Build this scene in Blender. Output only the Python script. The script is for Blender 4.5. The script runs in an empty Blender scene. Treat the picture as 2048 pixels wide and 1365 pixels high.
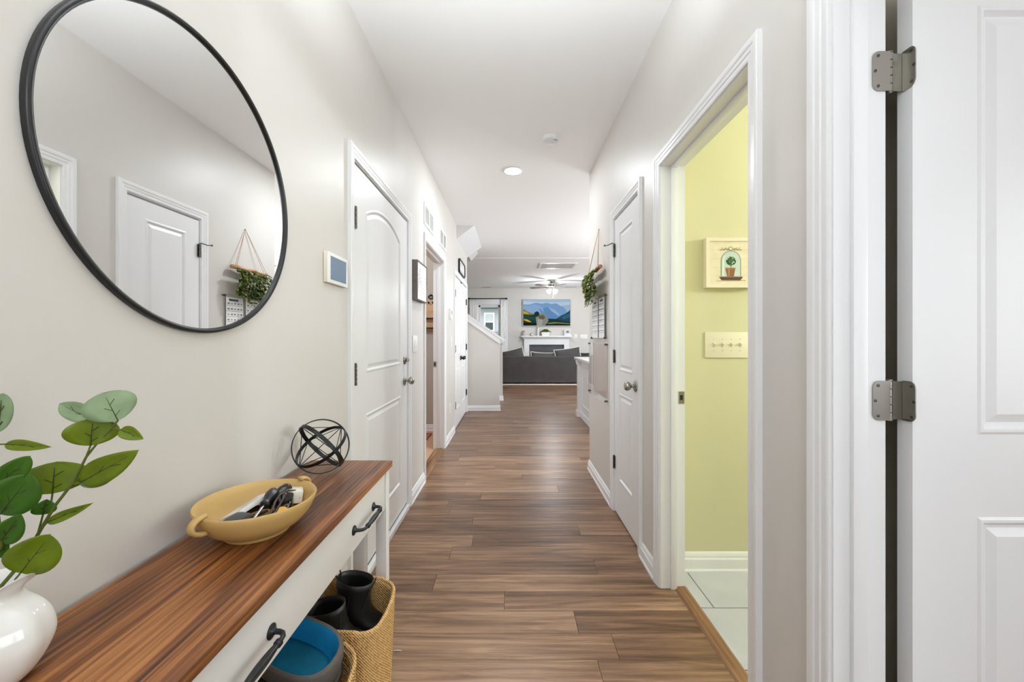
import bpy, bmesh, math, random
from mathutils import Vector, Matrix
random.seed(7)
PI = math.pi
SC = bpy.context.scene
COL = SC.collection

# ------------------------------------------------------------------ camera, world, exposure
F_PX, CAM_H = 796.0, 1.212           # focal length in pixels of the 2048 wide frame, eye height
cam_d = bpy.data.cameras.new('camera')
cam_d.sensor_width = 36.0
cam_d.lens = F_PX / 2048.0 * 36.0
cam_d.shift_x, cam_d.shift_y = 2.0 / 2048, -5.5 / 2048
cam_d.clip_start = 0.02
cam = bpy.data.objects.new('camera', cam_d)
cam.location = (0, 0, CAM_H)
cam.rotation_euler = (PI / 2, 0, 0)
COL.objects.link(cam)
SC.camera = cam
SC.view_settings.view_transform = 'Standard'
SC.view_settings.look = 'None'
SC.view_settings.gamma = 1.0
SC.view_settings.use_curve_mapping = False
SC.view_settings.exposure = 0.37
try:
    SC.cycles.max_bounces = 10
    SC.cycles.diffuse_bounces = 6
    SC.cycles.glossy_bounces = 4
    SC.cycles.transparent_max_bounces = 12
    SC.cycles.caustics_reflective = False
    SC.cycles.caustics_refractive = False
    SC.cycles.sample_clamp_indirect = 4.0
    SC.cycles.use_denoising = True
    SC.cycles.use_adaptive_sampling = True
    SC.cycles.adaptive_threshold = 0.045
except Exception:
    pass
world = bpy.data.worlds.new('sky')
SC.world = world
world.use_nodes = True
bgn = world.node_tree.nodes['Background']
bgn.inputs[0].default_value = (0.92, 0.965, 1.0, 1)
bgn.inputs[1].default_value = 2.3

def area(name, loc, rot, sx, sy, watts, color=(1, 1, 1), parent=None):
    l = bpy.data.lights.new(name, 'AREA')
    l.shape = 'RECTANGLE'; l.size = sx; l.size_y = sy
    l.energy = watts; l.color = color
    o = bpy.data.objects.new(name, l)
    o.location = loc; o.rotation_euler = rot
    COL.objects.link(o)
    return o
DAY = (0.86, 0.94, 1.0)
WARM = (0.885, 0.95, 1.0)
# area lamps at unseen openings; living, kitchen and entry ones added for fill light
area('daylight_study_window', (2.35, -2.33, 1.45), (PI / 2, 0, PI), 1.7, 1.5, 1.5, (.94, .97, 1))
area('daylight_study_side_window', (3.55, -0.45, 1.45), (PI / 2, 0, PI / 2), 1.7, 1.5, 18, (.94, .97, 1))
area('daylight_living_window', (5.35, 9.9, 1.25), (PI / 2, 0, PI / 2), 2.6, 2.1, 14, DAY)
area('daylight_kitchen_window', (5.35, 5.6, 1.6), (PI / 2, 0, PI / 2), 1.8, 1.2, 90, DAY)
area('daylight_entry_glass', (0.0, -1.62, 1.35), (PI / 2, 0, PI), 0.7, 1.7, 18, DAY)

# ------------------------------------------------------------------ materials
_M = {}
def lin(c):
    return tuple((x / 12.92 if x <= 0.04045 else ((x + 0.055) / 1.055) ** 2.4) for x in c)
def hexc(h):
    h = h.lstrip('#')
    return lin(tuple(int(h[i:i + 2], 16) / 255 for i in (0, 2, 4)))
def newmat(name):
    m = bpy.data.materials.new(name); m.use_nodes = True
    return m, m.node_tree.nodes, m.node_tree.links, m.node_tree.nodes['Principled BSDF']
def mat(name, color, rough=0.5, metal=0.0, var=0.0, scale=8.0, bump=0.0, bscale=60.0, emis=None, estr=0.0, coat=0.0, spec=0.5):
    if name in _M: return _M[name]
    m, N, L, P = newmat(name)
    c = hexc(color) if isinstance(color, str) else color
    P.inputs['Base Color'].default_value = (*c, 1)
    P.inputs['Roughness'].default_value = rough
    P.inputs['Metallic'].default_value = metal
    P.inputs['Specular IOR Level'].default_value = spec
    P.inputs['Coat Weight'].default_value = coat
    P.inputs['Coat Roughness'].default_value = 0.1
    tc = N.new('ShaderNodeTexCoord')
    if var > 0:
        nz = N.new('ShaderNodeTexNoise'); nz.inputs['Scale'].default_value = scale; nz.inputs['Detail'].default_value = 5
        L.new(tc.outputs['Object'], nz.inputs['Vector'])
        r = N.new('ShaderNodeValToRGB')
        r.color_ramp.elements[0].position = 0.3; r.color_ramp.elements[1].position = 0.7
        r.color_ramp.elements[0].color = (*[x * (1 - var) for x in c], 1)
        r.color_ramp.elements[1].color = (*[min(1, x * (1 + var)) for x in c], 1)
        L.new(nz.outputs['Fac'], r.inputs['Fac']); L.new(r.outputs['Color'], P.inputs['Base Color'])
    if bump > 0:
        nb = N.new('ShaderNodeTexNoise'); nb.inputs['Scale'].default_value = bscale; nb.inputs['Detail'].default_value = 3
        L.new(tc.outputs['Object'], nb.inputs['Vector'])
        b = N.new('ShaderNodeBump'); b.inputs['Strength'].default_value = bump; b.inputs['Distance'].default_value = 0.002
        L.new(nb.outputs['Fac'], b.inputs['Height']); L.new(b.outputs['Normal'], P.inputs['Normal'])
    if emis is not None:
        e = hexc(emis) if isinstance(emis, str) else emis
        P.inputs['Emission Color'].default_value = (*e, 1); P.inputs['Emission Strength'].default_value = estr
    _M[name] = m
    return m

def wood(name, dark, mid, light, axis, stretch=14.0, base=1.6, rough=0.4, rnd=0.0, figure=0.6, coat=0.0, bumpS=0.15, lo=0.78, hi=1.27):
    """streaky wood, grain along axis (0 x, 1 y, 2 z); rnd: how far boards of one floor differ"""
    if name in _M: return _M[name]
    m, N, L, P = newmat(name)
    tc = N.new('ShaderNodeTexCoord'); oi = N.new('ShaderNodeObjectInfo')
    off = N.new('ShaderNodeVectorMath'); off.operation = 'ADD'
    mul = N.new('ShaderNodeVectorMath'); mul.operation = 'SCALE'; mul.inputs[3].default_value = 37.0 if rnd > 0 else 0.0
    comb = N.new('ShaderNodeCombineXYZ')
    for i in range(3): L.new(oi.outputs['Random'], comb.inputs[i])
    L.new(comb.outputs[0], mul.inputs[0])
    L.new(tc.outputs['Object'], off.inputs[0]); L.new(mul.outputs[0], off.inputs[1])
    mp = N.new('ShaderNodeMapping'); s = [base * stretch] * 3; s[axis] = base
    mp.inputs['Scale'].default_value = s
    L.new(off.outputs[0], mp.inputs['Vector'])
    n1 = N.new('ShaderNodeTexNoise'); n1.inputs['Scale'].default_value = 1.0; n1.inputs['Detail'].default_value = 8
    n1.inputs['Roughness'].default_value = 0.62; n1.inputs['Distortion'].default_value = figure
    L.new(mp.outputs[0], n1.inputs['Vector'])
    mp2 = N.new('ShaderNodeMapping'); s2 = [base * stretch * 7] * 3; s2[axis] = base * 2.2
    mp2.inputs['Scale'].default_value = s2
    L.new(off.outputs[0], mp2.inputs['Vector'])
    n2 = N.new('ShaderNodeTexNoise'); n2.inputs['Scale'].default_value = 1.0; n2.inputs['Detail'].default_value = 4
    L.new(mp2.outputs[0], n2.inputs['Vector'])
    mp3 = N.new('ShaderNodeMapping'); s3 = [base * 2.6] * 3; s3[axis] = base * 0.55
    mp3.inputs['Scale'].default_value = s3
    L.new(off.outputs[0], mp3.inputs['Vector'])
    n3 = N.new('ShaderNodeTexNoise'); n3.inputs['Scale'].default_value = 1.0; n3.inputs['Detail'].default_value = 2
    L.new(mp3.outputs[0], n3.inputs['Vector'])
    a0 = N.new('ShaderNodeMath'); a0.operation = 'MULTIPLY_ADD'; a0.inputs[1].default_value = 0.40
    L.new(n2.outputs['Fac'], a0.inputs[0]); L.new(n1.outputs['Fac'], a0.inputs[2])
    wv = N.new('ShaderNodeTexWave'); wv.wave_type = 'BANDS'; wv.bands_direction = 'Y' if axis != 1 else 'X'
    wv.inputs['Scale'].default_value = 0.42; wv.inputs['Distortion'].default_value = 9.0; wv.inputs['Detail'].default_value = 3.0
    wv.inputs['Detail Scale'].default_value = 0.35; wv.inputs['Detail Roughness'].default_value = 0.55
    L.new(mp.outputs[0], wv.inputs['Vector'])
    a = N.new('ShaderNodeMath'); a.operation = 'MULTIPLY_ADD'; a.inputs[1].default_value = 0.10
    L.new(wv.outputs['Fac'], a.inputs[0]); L.new(a0.outputs[0], a.inputs[2])
    b = N.new('ShaderNodeMath'); b.operation = 'MULTIPLY_ADD'; b.inputs[1].default_value = 0.55
    L.new(n3.outputs['Fac'], b.inputs[0]); L.new(a.outputs[0], b.inputs[2])
    last = b
    if rnd > 0:
        c = N.new('ShaderNodeMath'); c.operation = 'MULTIPLY_ADD'; c.inputs[1].default_value = rnd
        L.new(oi.outputs['Random'], c.inputs[0]); L.new(b.outputs[0], c.inputs[2])
        d = N.new('ShaderNodeMath'); d.operation = 'SUBTRACT'; d.inputs[1].default_value = rnd * 0.5
        L.new(c.outputs[0], d.inputs[0]); last = d
    mr = N.new('ShaderNodeMapRange'); mr.inputs[1].default_value = lo; mr.inputs[2].default_value = hi
    L.new(last.outputs[0], mr.inputs[0])
    r = N.new('ShaderNodeValToRGB'); e = r.color_ramp.elements
    e[0].position = 0.05; e[0].color = (*hexc(dark), 1)
    e[1].position = 0.95; e[1].color = (*hexc(light), 1)
    x = e.new(0.5); x.color = (*hexc(mid), 1)
    L.new(mr.outputs[0], r.inputs['Fac']); L.new(r.outputs['Color'], P.inputs['Base Color'])
    P.inputs['Roughness'].default_value = rough
    P.inputs['Coat Weight'].default_value = coat; P.inputs['Coat Roughness'].default_value = 0.25
    bp = N.new('ShaderNodeBump'); bp.inputs['Strength'].default_value = bumpS; bp.inputs['Distance'].default_value = 0.001
    L.new(n2.outputs['Fac'], bp.inputs['Height']); L.new(bp.outputs['Normal'], P.inputs['Normal'])
    _M[name] = m
    return m

def glassy(name, tint=(1, 1, 1), refl=0.08, rough=0.02):
    if name in _M: return _M[name]
    m, N, L, P = newmat(name)
    N.remove(P)
    t = N.new('ShaderNodeBsdfTransparent'); t.inputs[0].default_value = (*tint, 1)
    g = N.new('ShaderNodeBsdfGlossy'); g.inputs['Roughness'].default_value = rough
    lw = N.new('ShaderNodeLayerWeight'); lw.inputs['Blend'].default_value = 0.5
    pw = N.new('ShaderNodeMath'); pw.operation = 'POWER'; pw.inputs[1].default_value = 5.0
    L.new(lw.outputs['Facing'], pw.inputs[0])
    ad = N.new('ShaderNodeMath'); ad.operation = 'MULTIPLY_ADD'; ad.inputs[1].default_value = 0.45; ad.inputs[2].default_value = refl; ad.use_clamp = True
    L.new(pw.outputs[0], ad.inputs[0])
    mx = N.new('ShaderNodeMixShader')
    L.new(ad.outputs[0], mx.inputs[0]); L.new(t.outputs[0], mx.inputs[1]); L.new(g.outputs[0], mx.inputs[2])
    L.new(mx.outputs[0], N['Material Output'].inputs[0])
    _M[name] = m
    return m

def leafmat(name, c, back):
    if name in _M: return _M[name]
    m, N, L, P = newmat(name)
    tc = N.new('ShaderNodeTexCoord'); nz = N.new('ShaderNodeTexNoise'); nz.inputs['Scale'].default_value = 45
    L.new(tc.outputs['Object'], nz.inputs['Vector'])
    r = N.new('ShaderNodeValToRGB')
    r.color_ramp.elements[0].position = .3; r.color_ramp.elements[1].position = .72
    r.color_ramp.elements[0].color = (*[x * .8 for x in hexc(c)], 1); r.color_ramp.elements[1].color = (*[x * 1.15 for x in hexc(c)], 1)
    L.new(nz.outputs['Fac'], r.inputs['Fac']); L.new(r.outputs['Color'], P.inputs['Base Color'])
    P.inputs['Roughness'].default_value = 0.45
    tr = N.new('ShaderNodeBsdfTranslucent'); tr.inputs[0].default_value = (*hexc(back), 1)
    mx = N.new('ShaderNodeMixShader'); mx.inputs[0].default_value = 0.38
    L.new(P.outputs[0], mx.inputs[1]); L.new(tr.outputs[0], mx.inputs[2])
    L.new(mx.outputs[0], N['Material Output'].inputs[0])
    _M[name] = m
    return m

def weave(name, c1, c2, sc=90.0):
    if name in _M: return _M[name]
    m, N, L, P = newmat(name)
    tc = N.new('ShaderNodeTexCoord')
    w1 = N.new('ShaderNodeTexWave'); w1.wave_type = 'BANDS'; w1.bands_direction = 'DIAGONAL'; w1.inputs['Scale'].default_value = sc
    w1.inputs['Distortion'].default_value = 2.5; w1.inputs['Detail'].default_value = 2; w1.inputs['Detail Scale'].default_value = 3
    L.new(tc.outputs['Object'], w1.inputs['Vector'])
    nz = N.new('ShaderNodeTexNoise'); nz.inputs['Scale'].default_value = 140
    L.new(tc.outputs['Object'], nz.inputs['Vector'])
    mx = N.new('ShaderNodeMath'); mx.operation = 'MULTIPLY_ADD'; mx.inputs[1].default_value = .5
    L.new(w1.outputs['Fac'], mx.inputs[0]); L.new(nz.outputs['Fac'], mx.inputs[2])
    r = N.new('ShaderNodeValToRGB'); r.color_ramp.elements[0].position = .35; r.color_ramp.elements[1].position = .95
    r.color_ramp.elements[0].color = (*hexc(c1), 1); r.color_ramp.elements[1].color = (*hexc(c2), 1)
    L.new(mx.outputs[0], r.inputs['Fac']); L.new(r.outputs['Color'], P.inputs['Base Color'])
    P.inputs['Roughness'].default_value = .75
    b = N.new('ShaderNodeBump'); b.inputs['Strength'].default_value = .8; b.inputs['Distance'].default_value = .004
    L.new(mx.outputs[0], b.inputs['Height']); L.new(b.outputs['Normal'], P.inputs['Normal'])
    _M[name] = m
    return m

WALL = mat('beige_wall_paint', (.645, .618, .585), 0.42, var=0.012, scale=3, bump=0.05, bscale=220, spec=0.35)
WHITE = mat('white_trim_paint', '#E9E9EA', 0.32, spec=0.45)
DOORW = mat('white_door_paint', '#E8E8E9', 0.35, bump=0.03, bscale=300, spec=0.45)
CEIL = mat('ceiling_paint', (.945, .945, .945), 0.9, bump=0.05, bscale=300, spec=0.2)
GREEN = mat('green_wall_paint', '#D3CFAC', 0.5, var=0.01, scale=3, bump=0.05, bscale=220, spec=0.3)
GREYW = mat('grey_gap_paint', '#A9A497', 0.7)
FLOORW = wood('floor_plank_wood', '#4A3120', '#795A42', '#A68467', 0, stretch=10, base=1.9, rough=0.34, rnd=0.22, figure=0.9, bumpS=0.1, lo=.70, hi=1.34)
SEAM = mat('floor_underlay', '#2C211A', 0.8)
WALNUT = wood('walnut_tabletop', '#33180A', '#73421D', '#A56E3E', 1, stretch=22, base=2.2, rough=0.42, figure=0.9, bumpS=0.12)
OAK = wood('oak_threshold', '#5A3E28', '#80593A', '#9A744E', 1, stretch=14, base=2.5, rough=0.45)
TILE = mat('pale_floor_tile', '#BBBBBE', 0.35, var=0.07, scale=5, spec=0.5)
GROUT = mat('tile_grout', '#9A948A', 0.9)
NICKEL = mat('brushed_nickel', '#A7A49D', 0.28, 1.0)
DARKMETAL = mat('dark_hinge_metal', '#6B6862', 0.35, 1.0)
BLACK = mat('black_metal', '#161616', 0.38, 0.3)
BLACKP = mat('black_plastic', '#1A1A1B', 0.35)
PULLM = mat('gunmetal_pull', '#37383A', 0.36, 0.75)
MIRROR = mat('mirror_silver', (0.93, 0.94, 0.94), 0.0, 1.0)
PLATE = mat('white_plastic', '#EDEDEA', 0.35)
CREAM = mat('cream_plastic', '#E9E1CD', 0.35)
GREYBACK = mat('vent_dark', '#A4A49E', 0.8)  # even grey backing colour of the vents

# ------------------------------------------------------------------ mesh helpers
def wmat(o):
    w = o.matrix_basis.copy()
    if o.parent: w = wmat(o.parent) @ o.matrix_parent_inverse @ w
    return w
def setparent(o, p):
    o.parent = p
    o.matrix_parent_inverse = wmat(p).inverted()
def obj(name, bm, m, parent=None, smooth=False, angle=None):
    me = bpy.data.meshes.new(name)
    bmesh.ops.recalc_face_normals(bm, faces=bm.faces[:])
    bm.to_mesh(me); bm.free()
    ms = m if isinstance(m, (list, tuple)) else [m]
    for x in ms: me.materials.append(x)
    if smooth:
        for p in me.polygons: p.use_smooth = True
        if angle is not None:
            try: me.set_sharp_from_angle(angle=math.radians(angle))
            except Exception: pass
    o = bpy.data.objects.new(name, me)
    COL.objects.link(o)
    if parent: setparent(o, parent)
    return o
def tag(o, label, cat=None, group=None, kind=None):
    o['label'] = label
    if cat: o['category'] = cat
    if group: o['group'] = group
    if kind: o['kind'] = kind
    return o
def empty(name, loc, label, cat, group=None, kind=None):
    o = bpy.data.objects.new(name, None)
    o.location = loc; o.empty_display_size = 0.05
    COL.objects.link(o)
    return tag(o, label, cat, group, kind)
def nb(): return bmesh.new()
def box(bm, x0, x1, y0, y1, z0, z1, bev=0.0, mi=0):
    vs = [bm.verts.new((x, y, z)) for x in (x0, x1) for y in (y0, y1) for z in (z0, z1)]
    idx = [(0, 1, 3, 2), (4, 6, 7, 5), (0, 4, 5, 1), (2, 3, 7, 6), (0, 2, 6, 4), (1, 5, 7, 3)]
    fs = [bm.faces.new([vs[i] for i in q]) for q in idx]
    for f_ in fs: f_.material_index = mi
    if bev > 0:
        es = list({e for f_ in fs for e in f_.edges})
        bmesh.ops.bevel(bm, geom=es, offset=bev, segments=2, affect='EDGES', profile=0.6)
    return vs
def bx(name, x0, x1, y0, y1, z0, z1, m, parent=None, bev=0.0):
    b = nb(); box(b, min(x0, x1), max(x0, x1), min(y0, y1), max(y0, y1), z0, z1, bev)
    return obj(name, b, m, parent, smooth=bev > 0, angle=35)
def prism(bm, pts, d, mi=0):
    """pts: 3d polygon, extruded by vector d"""
    a = [bm.verts.new(p) for p in pts]
    b = [bm.verts.new(Vector(p) + Vector(d)) for p in pts]
    n = len(pts)
    fs = [bm.faces.new(a), bm.faces.new(list(reversed(b)))]
    for i in range(n): fs.append(bm.faces.new((a[i], a[(i + 1) % n], b[(i + 1) % n], b[i])))
    for f_ in fs: f_.material_index = mi
def rings(bm, rs, close=True, cap0=True, cap1=True, mi=0):
    """rs: list of rings (lists of points); joined by quads"""
    V = [[bm.verts.new(p) for p in r] for r in rs]
    n = len(V[0])
    for a, b in zip(V, V[1:]):
        for i in range(n if close else n - 1):
            f_ = bm.faces.new((a[i], a[(i + 1) % n], b[(i + 1) % n], b[i])); f_.material_index = mi
    if cap0 and close: bm.faces.new(V[0]).material_index = mi
    if cap1 and close: bm.faces.new(V[-1]).material_index = mi
    return V
def basis(d):
    d = Vector(d).normalized()
    u = d.cross(Vector((0, 0, 1)) if abs(d.z) < 0.9 else Vector((1, 0, 0))).normalized()
    return d, u, d.cross(u).normalized()
def lathe(bm, c, axis, prof, n=28, mi=0, cap=True):
    """prof: (radius, height along axis)"""
    d, u, v = basis(axis); c = Vector(c)
    rs = []
    for r, h in prof:
        rs.append([c + d * h + (u * math.cos(2 * PI * i / n) + v * math.sin(2 * PI * i / n)) * max(r, 1e-5) for i in range(n)])
    rings(bm, rs, True, cap, cap, mi)
def tube(bm, path, r, n=8, mi=0, closed=False):
    P = [Vector(p) for p in path]
    rs = []; prev = None
    m_ = len(P)
    for i, p in enumerate(P):
        if closed: t = P[(i + 1) % m_] - P[i - 1]
        else: t = (P[min(i + 1, m_ - 1)] - P[max(i - 1, 0)])
        t.normalize()
        if prev is None: _, u, v = basis(t)
        else:
            u = (prev - t * prev.dot(t)).normalized(); v = t.cross(u)
        prev = u
        rr = r[i] if isinstance(r, (list, tuple)) else r
        rs.append([p + (u * math.cos(2 * PI * k / n) + v * math.sin(2 * PI * k / n)) * rr for k in range(n)])
    if closed: rs.append(rs[0])
    rings(bm, rs, True, not closed, not closed, mi)
    if closed: bmesh.ops.remove_doubles(bm, verts=bm.verts[:], dist=1e-6)
def sphere(bm, c, r, mi=0, su=14, sv=10, sc=(1, 1, 1)):
    g = bmesh.ops.create_uvsphere(bm, u_segments=su, v_segments=sv, radius=r)
    for v in g['verts']: v.co = Vector((v.co.x * sc[0], v.co.y * sc[1], v.co.z * sc[2])) + Vector(c)
    for v in g['verts']:
        for f_ in v.link_faces: f_.material_index = mi

class Fr:
    """a face to build on: o origin, es direction of width, en outward normal; z is up"""
    def __init__(s, o, es, en): s.o, s.es, s.en = Vector(o), Vector(es), Vector(en)
    def p(s, a, n, z): return s.o + s.es * a + s.en * n + Vector((0, 0, z))
def fbox(bm, F, a0, a1, n0, n1, z0, z1, bev=0.0, mi=0):
    vs = [bm.verts.new(F.p(a, n, z)) for a in (a0, a1) for n in (n0, n1) for z in (z0, z1)]
    idx = [(0, 1, 3, 2), (4, 6, 7, 5), (0, 4, 5, 1), (2, 3, 7, 6), (0, 2, 6, 4), (1, 5, 7, 3)]
    fs = [bm.faces.new([vs[i] for i in q]) for q in idx]
    for f_ in fs: f_.material_index = mi
    if bev > 0:
        bmesh.ops.bevel(bm, geom=list({e for f_ in fs for e in f_.edges}), offset=bev, segments=2, affect='EDGES', profile=0.6)
def fb(name, F, a0, a1, n0, n1, z0, z1, m, parent=None, bev=0.0):
    b = nb(); fbox(b, F, a0, a1, n0, n1, z0, z1, bev)
    return obj(name, b, m, parent, smooth=bev > 0, angle=35)
def decal(name, F, polys, parent, n0=0.0, eps=0.0004, emis=0.0):
    """flat print: coloured polygons (a, z) laid on the face one over another"""
    b = nb(); ms = []; names = []
    for k, (pts, c) in enumerate(polys):
        if c not in names:
            names.append(c)
            ms.append(mat(('screen_' if emis else 'print_') + c, c if not emis else '#050505', 0.6 if not emis else 0.7, emis=c if emis else None, estr=emis, spec=0.3 if not emis else 0.05))
        mi = names.index(c)
        f_ = b.faces.new([b.verts.new(F.p(x, n0 + eps * (k + 1), z)) for x, z in pts]); f_.material_index = mi
    me = bpy.data.meshes.new(name); b.to_mesh(me); b.free()
    for x in ms: me.materials.append(x)
    o = bpy.data.objects.new(name, me); COL.objects.link(o)
    if parent: setparent(o, parent)
    return o
def ell(cx, cz, rx, rz, n=20, a0=0, a1=2 * PI):
    return [(cx + rx * math.cos(a0 + (a1 - a0) * i / n), cz + rz * math.sin(a0 + (a1 - a0) * i / n)) for i in range(n)]
def px(x, y, d):
    """the point seen at pixel (x, y) of the photograph at distance d"""
    return Vector(((x - 1022) * d / F_PX, d, CAM_H - (y - 677) * d / F_PX))

# ------------------------------------------------------------------ the shell
CH = 2.737                       # ceiling height
XL, XR, TH = -0.735, 0.726, 0.115
YB, YF = -1.65, 12.1             # front wall behind the camera, far wall
def wall_y(name, x0, x1, y0, y1, openings, m, label):
    """wall along y with openings (y0, y1, top)"""
    b = nb(); y = y0
    for (a, c, t) in sorted(openings):
        box(b, x0, x1, y, a, 0, CH); box(b, x0, x1, a, c, t, CH); y = c
    box(b, x0, x1, y, y1, 0, CH)
    return tag(obj(name, b, m), label, 'wall', kind='structure')
def wall_x(name, y0, y1, x0, x1, openings, m, label):
    b = nb(); x = x0
    for (a, c, zb, t) in sorted(openings):
        box(b, x, a, y0, y1, 0, CH); box(b, a, c, y0, y1, t, CH)
        if zb > 0: box(b, a, c, y0, y1, 0, zb)
        x = c
    box(b, x, x1, y0, y1, 0, CH)
    return tag(obj(name, b, m), label, 'wall', kind='structure')

DT = 2.045                       # underside of head jambs
JT = 0.018
# openings between jamb faces
D1 = (1.852, 2.824); D2 = (3.405, 4.354); D3 = (5.182, 6.508)
R0 = (0.125, 0.895); R1 = (1.211, 1.927); R2 = (2.262, 2.793)
hole = lambda d: (d[0] - JT, d[1] + JT, DT + JT)
wall_y('wall_left', XL - TH, XL, YB, 6.65, [hole(D1), hole(D2), hole(D3)], WALL, 'beige hallway wall that carries the round mirror')
wall_y('wall_right', XR, XR + TH, YB, 3.68, [hole(R0), hole(R1), hole(R2)], WALL, 'beige hallway wall with the green room doorway')
WX0, WX1, WZ0, WZ1 = -0.985, -0.335, 0.62, 2.215
wall_x('wall_far', YF, YF + 0.12, -3.2, 5.6, [(WX0, WX1, WZ0, WZ1)], WALL, 'beige living room wall behind the television')
wall_x('wall_front', YB - 0.12, YB, -3.2, 0.726, [(-0.46, 0.46, 0, 2.06)], WALL, 'beige entry wall behind the camera')
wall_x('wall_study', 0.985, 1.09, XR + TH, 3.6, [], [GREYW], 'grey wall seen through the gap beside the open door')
b = nb(); box(b, XR + TH, 3.6, 1.09, 1.10, 0, CH); box(b, XR + TH, 3.6, 2.07, 2.185, 0, CH); box(b, 3.3, 3.6, 1.10, 2.07, 0, CH)
box(b, XR + TH, XR + TH + 0.006, 1.10, R1[0] - JT, 0, CH); box(b, XR + TH, XR + TH + 0.006, R1[1] + JT, 2.07, 0, CH)
tag(obj('wall_green', b, GREEN), 'lime green wall of the small tiled room', 'wall', kind='structure')
bx2 = nb(); box(bx2, XR + TH, 5.6, 3.57, 3.68, 0, CH)
tag(obj('wall_kitchen', bx2, WALL), 'beige wall between closet and kitchen', 'wall', kind='structure')
# outer walls of kitchen, living room and study, with their window openings
b = nb()
for (a, c, z0, z1) in ((3.68, 4.7, 0, CH), (4.7, 6.5, 0, 1.0), (4.7, 6.5, 2.2, CH), (6.5, 8.6, 0, CH), (8.6, 11.2, 0, 0.2), (8.6, 11.2, 2.3, CH), (11.2, YF, 0, CH)):
    box(b, 5.4, 5.6, a, c, z0, z1)
tag(obj('wall_east', b, WALL), 'beige outer wall of kitchen and living room', 'wall', kind='structure')
b = nb(); box(b, -3.2, -3.05, YB, YF, 0, CH)
tag(obj('wall_west', b, WALL), 'beige wall on the far side of the stairs', 'wall', kind='structure')
b = nb(); box(b, XR + TH, 1.5, -2.5, -2.38, 0, CH); box(b, 3.2, 3.6, -2.5, -2.38, 0, CH); box(b, 1.5, 3.2, -2.5, -2.38, 0, .7); box(b, 1.5, 3.2, -2.5, -2.38, 2.2, CH)
box(b, 3.6, 3.7, -2.5, -1.3, 0, CH); box(b, 3.6, 3.7, .4, 1.1, 0, CH); box(b, 3.6, 3.7, -1.3, .4, 0, .7); box(b, 3.6, 3.7, -1.3, .4, 2.2, CH); box(b, XR, XR + TH, -2.5, YB, 0, CH)
tag(obj('wall_study.001', b, WALL), 'beige outer wall of the room at the near right', 'wall', kind='structure')
b = nb(); box(b, -3.05, XL - TH, 5.2, 5.3, 0, CH); box(b, -3.05, XL - TH, 2.95, 3.05, 0, CH)
TAN = mat('tan_room_paint', '#B9AEA3', 0.6)
tag(obj('wall_laundry', b, TAN), 'tan wall inside the room past the framed sign', 'wall', kind='structure')
b = nb(); box(b, -3.3, 5.7, -2.6, 7.54, CH, CH + 0.12); box(b, -3.3, 5.7, 7.54, YF + 0.15, CH - 0.006, CH + 0.12)
tag(obj('ceiling', b, CEIL), 'smooth white ceiling over hall and living room', 'ceiling', kind='structure')
# stair bulkhead at the ceiling: a sloped box along the wall
b = nb(); prism(b, [(XL, 5.37, CH), (-0.492, 5.37, CH), (XL, 5.37, 2.555)], (0, 1.28, 0.0))
tag(obj('wall_soffit', b, WHITE), 'white sloped stair soffit where left wall meets ceiling', 'soffit', kind='structure')
b = nb(); prism(b, [(XL - .3, 6.66, CH), (XL + .14, 6.66, CH), (XL + .02, 6.66, 2.6), (XL - .3, 6.66, 2.6)], (0, .5, 0))
tag(obj('wall_soffit.001', b, WALL), 'small beige stair soffit behind the white one', 'soffit', kind='structure')

# ------------------------------------------------------------------ floors: planks, tiles
floor = nb(); box(floor, -3.2, 5.6, -2.6, YF, -0.06, -0.004)
floor = tag(obj('floor', floor, SEAM), 'brown wood plank floor running from hall to living room', 'floor', kind='structure')
PW, PL, Y0 = 0.136, 1.22, 1.4985
_pm = {}
def plank_mesh(L_):
    k = round(L_, 3)
    if k in _pm: return _pm[k]
    b = nb(); e = 0.0009; w = PW - 0.0005
    top = 0.0; ch = 0.0016
    r0 = [(0, 0, -0.006), (L_, 0, -0.006), (L_, w, -0.006), (0, w, -0.006)]
    r1 = [(0, 0, top - ch), (L_, 0, top - ch), (L_, w, top - ch), (0, w, top - ch)]
    r2 = [(e, e, top), (L_ - e, e, top), (L_ - e, w - e, top), (e, w - e, top)]
    rings(b, [r0, r1, r2])
    bmesh.ops.recalc_face_normals(b, faces=b.faces[:])
    me = bpy.data.meshes.new('plank'); b.to_mesh(me); b.free(); me.materials.append(FLOORW)
    _pm[k] = me
    return me
known = {0: .325, 1: .41, 2: .278, 3: -.03, 4: -.379, 5: .448, 6: -.34, 7: -.23}
def in_hall(row): return XL - 0.03, (0.79 if 1.1 < Y0 + PW * row < 2.0 else XR + 0.03)
for row in range(-16, 45):
    y = Y0 + PW * (row - 1) if False else Y0 - PW + PW * row
    y_ = y
    if y_ < -0.6 or y_ > 6.62: continue
    lo, hi = XL - 0.03, (0.792 if 1.16 < y_ + PW / 2 < 1.98 else XR + 0.03)
    if R0[0] - .1 < y_ < R0[1]: hi = 1.75
    if y_ + PW > 3.68: hi = 1.6
    if D2[0] - .02 < y_ + PW / 2 < D2[1] + .02: lo = XL - .07
    j = known.get(row, random.uniform(-0.6, 0.6))
    cuts = [lo]
    x = j - PL * 2
    while x < hi:
        if x > lo + 0.06 and x < hi - 0.06: cuts.append(x)
        x += PL
    cuts.append(hi)
    for a, c in zip(cuts, cuts[1:]):
        o = bpy.data.objects.new('plank', plank_mesh(c - a - 0.0005)); COL.objects.link(o)
        o.location = (a, y_, 0); setparent(o, floor)
b = nb()
row = 45
y = Y0 - PW + PW * 38
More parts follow.
